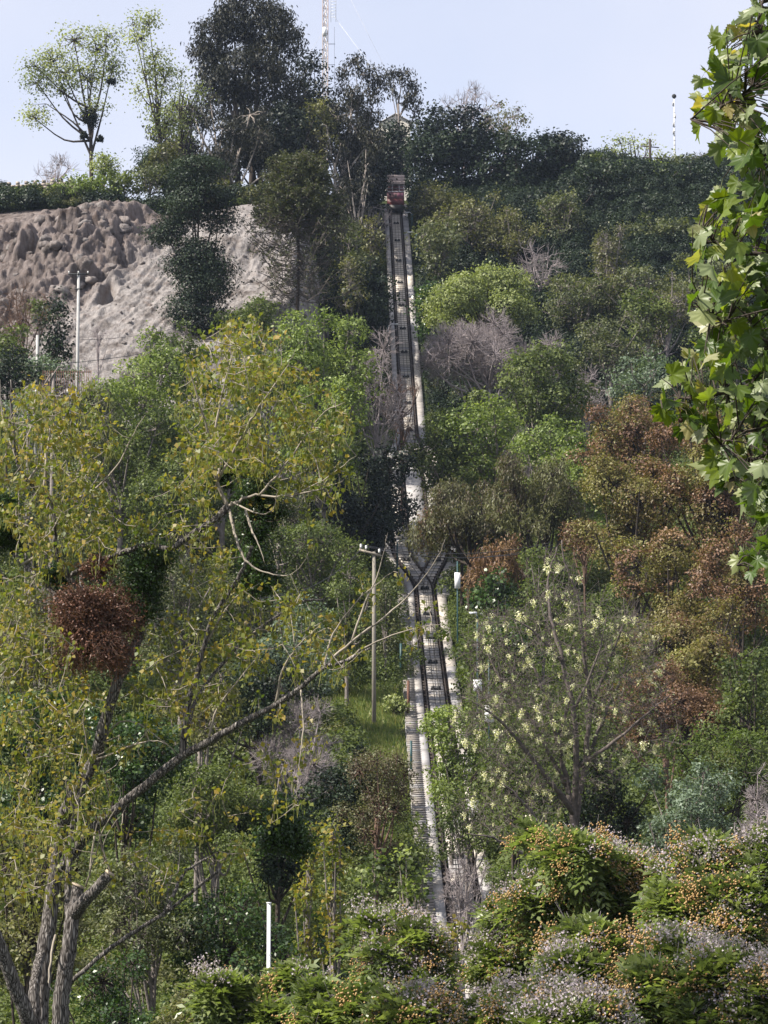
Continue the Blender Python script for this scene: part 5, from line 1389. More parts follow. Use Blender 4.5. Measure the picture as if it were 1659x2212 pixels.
# ------------------------------------------------------------------ white-flowering locust right of the track
def px_path(pts, y0, s=None):
    """(u, v, dy) rows -> points in the world at northing y0 + dy."""
    return np.array([P(p[0], p[1], y0 + (p[2] if len(p) > 2 else 0)) for p in pts])
def grow(T, node, dmax):
    """Attach each point to its nearest neighbour among the limbs and the points attached before it."""
    T = np.asarray(T); d0 = np.linalg.norm(T[:, None] - node[None], axis=2); best = d0.min(1); par = node[d0.argmin(1)].copy()
    free = np.ones(len(T), bool); keepT = []; keepA = []
    for _ in range(len(T)):
        bb = np.where(free, best, 1e9); i = int(bb.argmin())
        if bb[i] > dmax: break
        free[i] = False; keepT.append(T[i]); keepA.append(par[i])
        d = np.linalg.norm(T - T[i], axis=1) + .04
        m = free & (d < best); best[m] = d[m]; par[m] = T[i]
    return np.array(keepT), np.array(keepA)
def robinia():
    y = 86.0; s = y / F; base = P(1245, 1880, y); x = float(base[0]); gz = float(terr(x, y))
    root = thing('flowering_locust_tree', (x, y, gz), 'many-stemmed dark locust tree hung with cream-white flower clusters', 'tree')
    O = np.array([x, y, gz]); rg = np.random.default_rng(9)
    limbs = [
     ([(1245, 2050), (1243, 1880), (1240, 1760), (1245, 1660, -.5), (1240, 1540, -1), (1215, 1430, -1.2), (1190, 1330, -1), (1185, 1250, -.8), (1205, 1180, -1)], 11),
     ([(1242, 1800), (1225, 1700, .6), (1205, 1600, .8), (1175, 1500, 1), (1140, 1410, 1.3), (1110, 1340, 1.5)], 8),
     ([(1243, 1780), (1262, 1660, .5), (1275, 1540, .6), (1262, 1420, .4), (1250, 1300, .3), (1225, 1230, 0), (1213, 1165, 0)], 8),
     ([(1262, 1660, .5), (1300, 1560, 1), (1335, 1480, 1.5), (1360, 1400, 1.6)], 6),
     ([(1275, 1540, .6), (1310, 1440, 0), (1345, 1350, -.5), (1350, 1290, -.6)], 5),
     ([(1240, 1760), (1180, 1680, -1), (1120, 1600, -1.5), (1060, 1540, -2), (1000, 1505, -2.2)], 7),
     ([(1225, 1700, .6), (1150, 1560, .2), (1100, 1500, .2), (1050, 1400, .3), (1030, 1340, .3)], 5),
     ([(1243, 1880), (1200, 1860, -2), (1130, 1845, -3), (1080, 1815, -3.5), (1010, 1800, -4)], 8),
     ([(1200, 1860, -2), (1170, 1790, -3), (1120, 1720, -3.4), (1080, 1690, -3.6)], 6),
     ([(1205, 1600, .8), (1230, 1500, 1.2), (1200, 1400, 1.4), (1160, 1290, 1.5)], 5),
     ([(1245, 1660, -.5), (1330, 1600, -1), (1400, 1540, -1.2), (1450, 1500, -1.2)], 5),
     ([(1240, 1540, -1), (1290, 1420, -1.5), (1310, 1330, -1.6)], 4),
     ([(1215, 1430, -1.2), (1150, 1360, -1.8), (1085, 1330, -2)], 4),
    ]
    tb = MB(); nodes = []
    for pts, r in limbs:
        q = smooth_path(px_path(pts, y) - O, 4); q += rg.normal(size=q.shape) * .02
        tb.tube(q, np.linspace(r, r * .13, len(q)) * s, 6)
        t = np.linspace(0, 1, len(q)); nodes.append(q[t > .35])
    nodes = np.concatenate(nodes)
    # scattered twig ends within the crown
    poly = [(1215, 1430, 205, 150), (1080, 1420, 85, 110), (1330, 1440, 110, 130), (1120, 1580, 120, 120), (1380, 1560, 90, 90), (1060, 1560, 90, 70), (1210, 1640, 150, 110), (1110, 1750, 110, 70), (1200, 1300, 60, 110)]
    T = []
    for (cu, cv, ru, rv) in poly:
        n = int(ru * rv / 95)
        a = rg.uniform(0, 6.283, n); r = np.sqrt(rg.random(n))
        for i in range(n): T.append(P(cu + ru * r[i] * math.cos(a[i]), cv + rv * r[i] * math.sin(a[i]), y + rg.normal() * 1.7) - O)
    T = np.array(T)
    T, A = grow(T, nodes, 1.3)
    M = (A + T) / 2 + rg.normal(size=A.shape) * .06
    tb.sticks(A, M, .014, .010); tb.sticks(M, T, .010, .007)
    for _ in range(5):
        e = T + rg.normal(size=T.shape) * .34 + np.array([0, 0, .12]); tb.sticks(M * .4 + T * .6, e, .007, .005)
    tb.build('trunk', plainmat('bark_locust', (0.11, 0.09, 0.082), .9, scale=5, var=.45, bump=.01), root, smooth=True)
    k = 6; PP = np.repeat(T, k, 0) + rg.normal(size=(len(T) * k, 3)) * .2; n = len(PP)
    b = MB(); b.leaves(PP, rg.normal(size=(n, 3)) + np.array([0, 0, 1.]), rg.normal(size=(n, 3)), rg.uniform(.09, .17, n), .055, np.clip(.5 + rg.normal(size=n) * .2, 0, 1))
    o = b.build('crown', LM['locust'], root); o['kind'] = 'stuff'
    # hanging cream flower clusters
    fn = np.array([noise.noise(Vector((q[0] * .8, q[1] * .8, q[2] * .8))) for q in T]); ms = (fn > -.08) & (rg.random(len(T)) < .42)
    V0 = T[ms]; V0 = V0[:290]
    cluster = MB(); q = np.random.default_rng(2); m = 46
    cp = q.normal(size=(m, 3)) * np.array([.045, .045, .02]); cp[:, 2] -= q.random(m) * .20; cp[:, :2] *= (1.15 + cp[:, 2:3] * 3)
    cluster.leaves(cp, q.normal(size=(m, 3)), q.normal(size=(m, 3)), .05, .042, np.clip(.5 + q.normal(size=m) * .2, 0, 1))
    cm = cluster.mesh('flower_cluster'); cm.materials.append(LM['white'])
    for i, p in enumerate(V0):
        o = bpy.data.objects.new('flower_cluster', cm); COL.objects.link(o); o.parent = root; o['kind'] = 'stuff'; o.location = [float(c) for c in p]
        sc = rg.uniform(.5, 1.6); o.scale = (sc, sc, sc * rg.uniform(.8, 1.2)); o.rotation_euler = (rg.uniform(-.3, .3), rg.uniform(-.3, .3), rg.uniform(0, 6))
robinia()

# ------------------------------------------------------------------ the big poplar, left foreground
def bark_poplar():
    m, t, b = mk('bark_furrowed')
    tc = nd(t, 'ShaderNodeTexCoord'); mp = nd(t, 'ShaderNodeMapping'); mp.inputs['Scale'].default_value = (1, 1, .13)
    t.links.new(tc.outputs['Object'], mp.inputs[0])
    n0 = nd(t, 'ShaderNodeTexNoise'); n0.inputs['Scale'].default_value = 2.0; t.links.new(tc.outputs['Object'], n0.inputs['Vector'])
    mx = nd(t, 'ShaderNodeMix', data_type='RGBA', blend_type='ADD'); mx.inputs[0].default_value = .16
    t.links.new(mp.outputs[0], mx.inputs[6]); t.links.new(n0.outputs['Color'], mx.inputs[7])
    v = nd(t, 'ShaderNodeTexVoronoi', feature='DISTANCE_TO_EDGE'); v.inputs['Scale'].default_value = 30; t.links.new(mx.outputs[2], v.inputs['Vector'])
    n = nd(t, 'ShaderNodeTexNoise'); n.inputs['Scale'].default_value = 48; n.inputs['Detail'].default_value = 6; t.links.new(mx.outputs[2], n.inputs['Vector'])
    ad = nd(t, 'ShaderNodeMath', operation='MULTIPLY_ADD'); ad.inputs[1].default_value = .55; t.links.new(n.outputs[0], ad.inputs[0]); t.links.new(v.outputs[0], ad.inputs[2])
    r = ramp(t, ad.outputs[0], [(.26, (.022, .019, .017)), (.38, (.10, .09, .083)), (.55, (.215, .195, .18)), (.78, (.36, .335, .315))])
    t.links.new(r.outputs[0], b.inputs['Base Color']); b.inputs['Roughness'].default_value = .9; b.inputs['Specular IOR Level'].default_value = .1
    bp = nd(t, 'ShaderNodeBump'); bp.inputs['Distance'].default_value = .03; bp.inputs['Strength'].default_value = .8
    t.links.new(ad.outputs[0], bp.inputs['Height']); t.links.new(bp.outputs[0], b.inputs['Normal'])
    return m
BPOP = bark_poplar()
def poplar():
    y = 38.0; s = y / F; base = P(110, 2212, y); x = float(base[0]); gz = float(terr(x, y))
    O = np.array([x, y, gz]); rg = np.random.default_rng(21)
    root = thing('poplar_tree', (x, y, gz), 'great foreground poplar with furrowed forked trunks and golden-green catkin twigs', 'tree')
    zb = float(base[2]) - gz
    thick = [  # (points, r0, r1, part name)
     ([(105, 2700, .3), (105, 2450, .2), (118, 2300, 0), (130, 2212, -.3), (133, 2150, -.4), (147, 2060, -.5), (160, 1965, -.5)], 30, 21, 'trunk'),
     ([(160, 1970, -.5), (166, 1938, -.5), (168, 1914, -.5)], 17, 15, 'stump'),
     ([(160, 1975, -.5), (180, 1950, -.8), (205, 1925, -1), (237, 1887, -1.2)], 19, 13, 'stump'),
     ([(152, 2010, -.45), (146, 1960, -.2), (150, 1860, 0), (160, 1770, .2), (178, 1700, .2), (207, 1638, .1)], 10, 8, 'limb'),
     ([(90, 2420, .4), (85, 2260, .5), (95, 2080, .6), (110, 1960, .7), (125, 1850, .7), (140, 1760, .5), (170, 1700, .4), (205, 1640, .2), (218, 1590, 0), (238, 1520, -.1), (256, 1470, -.2), (285, 1410, -.2), (303, 1362, -.1), (300, 1300, 0)], 26, 13, 'trunk'),
     ([(95, 2400, -.3), (75, 2260, -.5), (52, 2178, -.8), (30, 2128, -1), (0, 2045, -1.3), (-50, 1930, -1.6), (-120, 1800, -2)], 26, 15, 'trunk'),
     ([(85, 2300, .1), (76, 2200, -.1), (75, 2125, 0), (88, 2060, .3)], 18, 14, 'limb'),
     ([(125, 1880, .7), (160, 1840, .6), (190, 1800, .4), (215, 1778, .3), (300, 1708, 0), (395, 1633, -.4), (450, 1603, -.7), (510, 1568, -1), (595, 1523, -1.3), (650, 1485, -1.6), (700, 1442, -1.8), (745, 1428, -2), (800, 1400, -2.2)], 19, 3.5, 'limb'),
     ([(392, 1638, -.4), (400, 1578, -.5), (407, 1518, -.6), (420, 1478, -.7), (426, 1460, -.7), (440, 1399, -.8), (465, 1324, -1), (515, 1249, -1.2), (545, 1180, -1.4)], 11, 5, 'limb'),
     ([(407, 1570, -.5), (430, 1500, 0), (520, 1390, .6), (600, 1330, 1), (650, 1300, 1.2), (700, 1295, 1.4)], 6, 2.5, 'limb'),
     ([(285, 1415, -.2), (262, 1385, .2), (240, 1350, .3), (200, 1300, .3), (150, 1249, .2), (122, 1190, .1), (117, 1130, 0), (108, 1085, 0), (70, 1050, -.2), (38, 1000, -.3), (25, 890, -.4), (24, 820, -.5)], 12, 3, 'limb'),
     ([(150, 1245, .2), (200, 1218, 0), (260, 1195, -.3), (320, 1177, -.5), (368, 1185, -.7), (420, 1150, -.8), (465, 1122, -1), (492, 1094, -1)], 7, 10, 'limb'),
     ([(200, 1400, .3), (115, 1284, .8), (95, 1254, .8), (50, 1219, 1), (0, 1160, 1.2), (-40, 1100, 1.3)], 9, 5, 'limb'),
     ([(150, 2125, .4), (240, 2048, .2), (315, 1998, 0), (370, 1963, -.2), (425, 1918, -.5), (475, 1878, -.7)], 7, 4.5, 'limb'),
     ([(362, 1968, -.2), (385, 1910, 0), (410, 1875, .1), (475, 1840, .3)], 6, 3, 'limb'),
    ]
    allp = []; 
    for pts, r0, r1, nm in thick:
        q = smooth_path(px_path(pts, y) - O, 6)
        rr = np.linspace(r0, r1, len(q)) * (.72 if nm != 'stump' else .82) * s * (1 + rg.normal(size=len(q)) * .012)
        if nm == 'limb' and pts[0][0] == 150 and pts[0][1] == 1245: rr[-4:] *= 1.15
        q[1:-1] += rg.normal(size=q[1:-1].shape) * .006
        b = MB(); b.tube(q, rr, 14); b.build(nm, BPOP, root, smooth=True)
        allp.append(q[len(q) // 3:])
    for (a_, b_, r) in ((P(167.5, 1914, y - .5) - O, P(169, 1911, y - .5) - O, 14), (P(236, 1888, y - 1.2) - O, P(239, 1884, y - 1.2) - O, 11)):
        b = MB(); b.tube([a_, b_], r * s, 14); b.build('cut_face', plainmat('cut_wood', (.42, .34, .25), .8, scale=10, var=.2), root)
    thin = [
     ([(492, 1094, -1), (468, 1040, -1), (463, 960, -1.1), (478, 860, -1.2), (505, 760, -1.3), (540, 690, -1.4)], 5.5),
     ([(468, 1050, -1), (485, 950, -.8), (500, 850, -.7), (545, 745, -.6)], 4.5),
     ([(463, 980, -1.1), (440, 900, -1.3), (410, 800, -1.5), (392, 745, -1.6)], 3.5),
     ([(470, 1040, -1), (530, 930, -1.4), (560, 880, -1.6), (615, 800, -1.8), (640, 752, -2)], 4),
     ([(492, 1094, -1), (525, 1078, -1), (560, 1070, -1.1), (620, 1072, -1.2), (700, 1035, -1.4), (770, 985, -1.6)], 4.5),
     ([(560, 1070, -1.1), (620, 1000, -1.2), (690, 900, -1.4), (745, 868, -1.6)], 3.5),
     ([(620, 1072, -1.2), (680, 1060, -1.4), (740, 1040, -1.6)], 2.5),
     ([(495, 1100, -1), (510, 1160, -1.3), (530, 1210, -1.5), (570, 1235, -1.6), (620, 1243, -1.7), (645, 1228, -1.8)], 4),
     ([(530, 1100, -1), (545, 1150, -1.3), (560, 1180, -1.4), (572, 1218, -1.5)], 3.5),
     ([(500, 1085, -1), (560, 1110, -1.5), (590, 1100, -1.6), (600, 1060, -1.7)], 2.5),
     ([(105, 1085, 0), (150, 1080, 0), (200, 1060, -.2), (250, 1010, -.3), (290, 935, -.4), (314, 895, -.5)], 4),
     ([(117, 1130, 0), (160, 1140, -.3), (180, 1170, -.4), (170, 1210, -.4)], 3),
     ([(95, 1070, -.1), (100, 980, -.1), (110, 920, 0), (105, 880, 0)], 5),
     ([(38, 1000, -.3), (5, 900, 0), (0, 820, 0)], 3), ([(60, 1040, -.2), (130, 940, .3), (160, 880, .4)], 3),
     ([(50, 1219, 1), (90, 1190, .6), (100, 1140, .6)], 5),
     ([(205, 1640, .1), (220, 1610, 0), (258, 1588, -.2)], 5), ([(210, 1640, 0), (290, 1610, -.4), (340, 1600, -.5), (385, 1625, -.5)], 3),
     ([(207, 1638, .1), (245, 1570, 0), (290, 1560, -.1), (350, 1600, -.3), (385, 1632, -.4)], 2.5),
     ([(160, 1765, .2), (145, 1700, 0), (135, 1640, -.2), (150, 1590, -.3)], 3), ([(162, 1760, .2), (190, 1640, -.3), (180, 1560, -.4), (195, 1480, -.5)], 2.5),
     ([(700, 1442, -1.8), (760, 1385, -2), (850, 1318, -2.2), (905, 1260, -2.3), (945, 1205, -2.4), (962, 1165, -2.5)], 3.2),
     ([(745, 1428, -2), (800, 1392, -2.2), (880, 1362, -2.4), (965, 1345, -2.6)], 2.4),
     ([(760, 1385, -2), (790, 1300, -2), (820, 1230, -2), (838, 1150, -2.1)], 3),
     ([(700, 1442, -1.8), (720, 1370, -1.6), (780, 1290, -1.8), (850, 1235, -2)], 3),
     ([(650, 1485, -1.6), (655, 1560, -1.8), (648, 1640, -2), (638, 1740, -2)], 2.4),
     ([(440, 1399, -.8), (500, 1300, -1), (560, 1260, -1.2)], 3), ([(520, 1390, .6), (560, 1360, .4), (590, 1370, .3)], 3),
     ([(595, 1523, -1.3), (610, 1450, -1.6), (640, 1400, -1.8), (690, 1350, -2)], 4),
     ([(450, 1603, -.7), (470, 1530, -.9), (540, 1440, -1.2), (570, 1400, -1.4)], 3.5),
     ([(120, 2020, -.4), (105, 2110, -.9), (115, 2140, -1), (122, 2120, -1)], 3), ([(205, 1800, -.6), (190, 1900, -.6), (182, 1920, -.6)], 3),
     ([(238, 1885, -1.2), (225, 1820, -1.3), (275, 1740, -1.5)], 2), ([(185, 1915, -.6), (220, 1800, -1), (260, 1720, -1.2), (240, 1680, -1.2)], 2.2),
     ([(-20, 2000, -1.3), (10, 1960, -1.4), (60, 1920, -1.5)], 3), ([(0, 1160, 1.2), (10, 1080, 1), (0, 1000, .8)], 4),
    ]
    tb = MB(); node = []
    for pts, r in thin:
        q = smooth_path(px_path(pts, y) - O, 5); q[1:] += rg.normal(size=q[1:].shape) * .006
        tb.tube(q, np.linspace(r * .9, .45, len(q)) * s, 6); node.append(q)
    node = np.concatenate(node + allp)
    # twigs reach out to leaf clusters within the crown regions
    reg = [(90, 1000, 110, 170, .9), (160, 930, 90, 120, .5), (480, 880, 100, 185, .72), (600, 920, 145, 135, .62), (540, 760, 75, 75, .7), (500, 960, 60, 60, .5), (690, 970, 85, 105, .6), (300, 1120, 170, 80, .65), (130, 1180, 120, 70, .6),
           (400, 1440, 150, 110, .5), (250, 1560, 180, 80, .45), (80, 1500, 120, 150, .8), (560, 1350, 120, 100, .42), (480, 1240, 70, 70, .5), (680, 1400, 90, 80, .5), (830, 1330, 100, 100, .38), (940, 1200, 35, 50, .4), (840, 1190, 30, 50, .7),
           (120, 1720, 130, 120, .6), (60, 1850, 90, 120, .6), (330, 1850, 120, 90, .3), (520, 1760, 140, 110, .35), (640, 1640, 80, 100, .3), (20, 1330, 60, 100, .8), (700, 1180, 40, 40, .2), (520, 1530, 100, 50, .35), (900, 1370, 60, 40, .35), (400, 1000, 60, 60, .5), (640, 1080, 100, 50, .5)]
    T = []
    for (cu, cv, ru, rv, dn) in reg:
        n = int(ru * rv * dn / (88 if cv < 1500 else 96))
        a = rg.uniform(0, 6.283, n); r = np.sqrt(rg.random(n))
        for i in range(n): T.append(P(cu + ru * r[i] * math.cos(a[i]), cv + rv * r[i] * math.sin(a[i]), y - .3 + rg.normal() * 1.7) - O)
    T, A = grow(np.array(T), node, .55); print('poplar clusters', len(T))
    M = (A + T) / 2 + rg.normal(size=A.shape) * .02 + np.array([0, 0, -.02])
    tb.sticks(A, M, .0075, .0058, 4); tb.sticks(M, T, .0058, .0042, 4)
    o = tb.build('twigs', TWIGP, root, smooth=True); o['kind'] = 'stuff'
    k = 11; n = len(T) * k; PP = np.repeat(T, k, 0) + rg.normal(size=(n, 3)) * .075
    tint = np.clip(np.repeat(rg.normal(size=len(T)) * .13, k) + .5 + rg.normal(size=n) * .17, 0, 1)
    L = rg.uniform(.05, .11, n)
    b = MB(); N = rg.normal(size=(n, 3)) + np.array([-.3, -.2, .5]); D = rg.normal(size=(n, 3)) + np.array([0, 0, -.9])
    b.leaves(PP, N, D, L, L * .82, tint, fold=.12); BUDGET[0] += n * 2
    o = b.build('crown', LM['poplar'], root); o['kind'] = 'stuff'
    k = 3; m3 = rg.random(len(T)) < .75; n = int(m3.sum()) * k; PP = np.repeat(T[m3], k, 0) + rg.normal(size=(n, 3)) * .05; L = rg.uniform(.12, .25, n)[:, None]
    b = MB(); a = rg.normal(size=(n, 3)) * .18; a[:, 2] = -1
    a2 = a * .8 + rg.normal(size=(n, 3)) * .22; a2[:, 2] = -1
    Q = PP + a * L * .5; b.sticks(PP, Q, .0055, .0068, 3, t=.5); b.sticks(Q, Q + a2 * L * .5, .0068, .004, 3, t=.6); BUDGET[0] += n * 12
    o = b.build('catkins', LM['catkin'], root); o['kind'] = 'stuff'
    return root
poplar()
def mistletoe(name, u, v, ru, rv, dy, mat, twm, label, n=9000, lp=6, y=38.0, tw=260, cat='mistletoe'):
    yy = y + dy; s = yy / F; c = P(u, v, yy); rg = np.random.default_rng(int(u + v))
    root = thing(name, c, label, cat)
    C = rg.normal(size=(9, 3)); C /= np.linalg.norm(C, axis=1)[:, None]; C *= np.array([ru, ru * .8, rv]) * s * rg.uniform(.25, .85, (9, 1)); R = .50 * min(ru, rv) * s
    d = rdir(n); li = rg.integers(0, 9, n); pos = C[li] * np.array([1, 1, 1]) + d * R * (rg.uniform(.3, 1.05, (n, 1)) + .35 * np.abs(rg.normal(size=(n, 1))) * (rg.random((n, 1)) < .25))
    b = MB(); b.leaves(pos, d + rg.normal(size=(n, 3)) * .6, rg.normal(size=(n, 3)) + np.array([0, 0, -.5]), lp * s * rg.uniform(.7, 1.3, n), lp * s * .55, np.clip(.45 + rg.normal(size=n) * .17 + rg.normal(size=9)[li] * .08, 0, 1)); BUDGET[0] += 2 * n
    o = b.build('leaves', mat, root); o['kind'] = 'stuff'
    i = rg.integers(0, n, tw); tb = MB(); A = C[li[i]] * .5; M = (A + pos[i]) / 2 + rg.normal(size=A.shape) * R * .15
    tb.sticks(A, M, 1.1 * s, .9 * s); tb.sticks(M, pos[i], .9 * s, .6 * s)
    e = pos[i] + d[i] * R * .12 + rg.normal(size=A.shape) * R * .12; tb.sticks(pos[i], e, .6 * s, .45 * s)
    o = tb.build('twigs', twm, root); o['kind'] = 'stuff'
mistletoe('mistletoe', 205, 1340, 104, 125, -.6, LM['mistred'], TWIGB, 'large dead red-brown mistletoe ball hanging in the poplar', 15000, 6, tw=1600)
mistletoe('mistletoe', 222, 1222, 52, 42, -.1, LM['mistred'], TWIGB, 'small dead red-brown mistletoe just above the large ball', 2200, 5.5, tw=400)
mistletoe('mistletoe', 318, 1265, 74, 100, -.3, LM['ivy'], BARKD, 'dark green mistletoe ball right beside the dead red one', 9000, 7)
mistletoe('mistletoe', 548, 1085, 60, 95, -.3, LM['ivy'], BARKD, 'dark green mistletoe in the centre of the poplar shoots', 6000, 7)
mistletoe('mistletoe', 555, 1215, 60, 90, -.1, LM['ivy'], BARKD, 'dark green mistletoe hanging below the central one', 6000, 7)
mistletoe('mistletoe', 478, 1020, 30, 45, .4, LM['ivy'], BARKD, 'small dark mistletoe in the fork of the upright shoots', 2200, 7)
mistletoe('mistletoe', 5, 1130, 48, 150, .9, LM['ivy'], BARKD, 'tall dark mistletoe mass at the left edge', 7000, 7.5)
mistletoe('mistletoe', 245, 1425, 40, 70, .9, LM['ivy'], BARKD, 'dark green mistletoe below the dead red ball', 4000, 7)
mistletoe('mistletoe', 120, 1250, 35, 45, .9, LM['ivy'], BARKD, 'dark green mistletoe left of the small dead one', 2500, 7)
mistletoe('mistletoe', 620, 1800, 75, 70, 3, LM['ivy'], BARKD, 'dark hanging foliage clump above the white metal pole', 7000, 8)
for (u, v, r) in ((196, 250, 22), (216, 300, 8), (180, 292, 8), (240, 176, 9)):
    mistletoe('mistletoe', u, v, r, r, 0, LM['black'], BARKD, {196: 'largest dark mistletoe at the fork of the lone poplar', 216: 'small dark mistletoe right of the lone poplar trunk', 180: 'small dark mistletoe low on the left of the lone poplar trunk', 240: 'small dark mistletoe high on the right of the lone poplar'}[u], 60 * r, 5, y=237.5, tw=12 * r)

# ------------------------------------------------------------------ plane tree branch, right foreground
def plane_leaf(k):
    rg = np.random.default_rng(100 + k)
    half = [(-1.35, .16), (-1.0, .42), (-.62, .40), (-.42, .66), (-.30, .62), (-.16, .84), (.02, .68), (.10, .76), (.26, .60), (.40, .70), (.52, .78), (.62, .76), (.72, .98), (.84, .80), (.95, .84), (1.08, .64), (1.20, .82), (1.30, .80), (1.40, .92), (1.571, 1.14)]
    pts = [(a, r * rg.uniform(.93, 1.07)) for a, r in half]
    full = pts + [(PI - a, r * rg.uniform(.93, 1.07)) for a, r in reversed(half[:-1])]
    f1, f2, tw = rg.uniform(-.7, .4), rg.uniform(.1, .9), rg.uniform(-.6, .6)
    def bend(x, yv):
        z = f2 * abs(x) * .7 + f1 * (yv + .1) ** 2 + tw * x * yv + .06 * math.sin(9 * math.atan2(yv, x)) * math.hypot(x, yv)
        return (x, yv, z)
    V = [(0, -.05, 0)]; n = len(full)
    for a, r in full: V.append(bend(r * math.cos(a) * .62, r * math.sin(a) * .62))
    mid = []
    for a, r in full: mid.append(bend(r * math.cos(a) * .30, r * math.sin(a) * .30 + -.02))
    V += mid
    tri = [(0, 1 + n + i, 1 + n + i + 1) for i in range(n - 1)]; quad = [(1 + n + i, 1 + i, 2 + i, 2 + n + i) for i in range(n - 1)]
    V.append((0, -.55, -.04)); V.append((.02, -.05, 0)); V.append((-.02, -.05, 0)); V.append((0, -.05, .03))
    q = len(V); tri += [(q - 4, q - 3, q - 2), (q - 4, q - 2, q - 1), (q - 4, q - 1, q - 3)]
    me = mesh_np('leaf', np.array(V), [np.array(tri), np.array(quad)], smooth=True)
    return me
def plane_mat(name, c, back):
    m, t, b = mk(name)
    g = nd(t, 'ShaderNodeNewGeometry'); tc = nd(t, 'ShaderNodeTexCoord'); oi = nd(t, 'ShaderNodeObjectInfo')
    r = ramp(t, oi.outputs['Random'], [(0, [x * .62 for x in c]), (.5, c), (.9, [c[0] * 1.5, c[1] * 1.2, c[2] * 1.1])])
    # veins: pale radial lines
    sp = nd(t, 'ShaderNodeSeparateXYZ'); t.links.new(tc.outputs['Object'], sp.inputs[0])
    at = nd(t, 'ShaderNodeMath', operation='ARCTAN2'); t.links.new(sp.outputs[0], at.inputs[0]); t.links.new(sp.outputs[1], at.inputs[1])
    mu = nd(t, 'ShaderNodeMath', operation='MULTIPLY'); mu.inputs[1].default_value = 3.75; t.links.new(at.outputs[0], mu.inputs[0])
    co = nd(t, 'ShaderNodeMath', operation='COSINE'); t.links.new(mu.outputs[0], co.inputs[0])
    mr = nd(t, 'ShaderNodeMapRange'); mr.inputs[1].default_value = .975; mr.inputs[2].default_value = 1.0; t.links.new(co.outputs[0], mr.inputs[0])
    vm = nd(t, 'ShaderNodeMix', data_type='RGBA'); mm = nd(t, 'ShaderNodeMath', operation='MULTIPLY'); mm.inputs[1].default_value = .5
    t.links.new(mr.outputs[0], mm.inputs[0]); t.links.new(mm.outputs[0], vm.inputs[0]); t.links.new(r.outputs[0], vm.inputs[6]); vm.inputs[7].default_value = (.16, .22, .06, 1)
    mx = nd(t, 'ShaderNodeMix', data_type='RGBA'); t.links.new(g.outputs['Backfacing'], mx.inputs[0]); t.links.new(vm.outputs[2], mx.inputs[6]); mx.inputs[7].default_value = tuple(back) + (1,)
    t.links.new(mx.outputs[2], b.inputs['Base Color']); b.inputs['Roughness'].default_value = .42; b.inputs['Specular IOR Level'].default_value = .45
    tr = nd(t, 'ShaderNodeBsdfTranslucent'); hs = nd(t, 'ShaderNodeMix', data_type='RGBA', blend_type='MULTIPLY'); hs.inputs[0].default_value = 1; hs.inputs[7].default_value = (1.9, 1.9, .45, 1)
    t.links.new(vm.outputs[2], hs.inputs[6]); t.links.new(hs.outputs[2], tr.inputs[0])
    ms = nd(t, 'ShaderNodeMixShader'); ms.inputs[0].default_value = .42
    t.links.new(b.outputs[0], ms.inputs[1]); t.links.new(tr.outputs[0], ms.inputs[2]); t.links.new(ms.outputs[0], t.nodes['Material Output'].inputs[0])
    return m
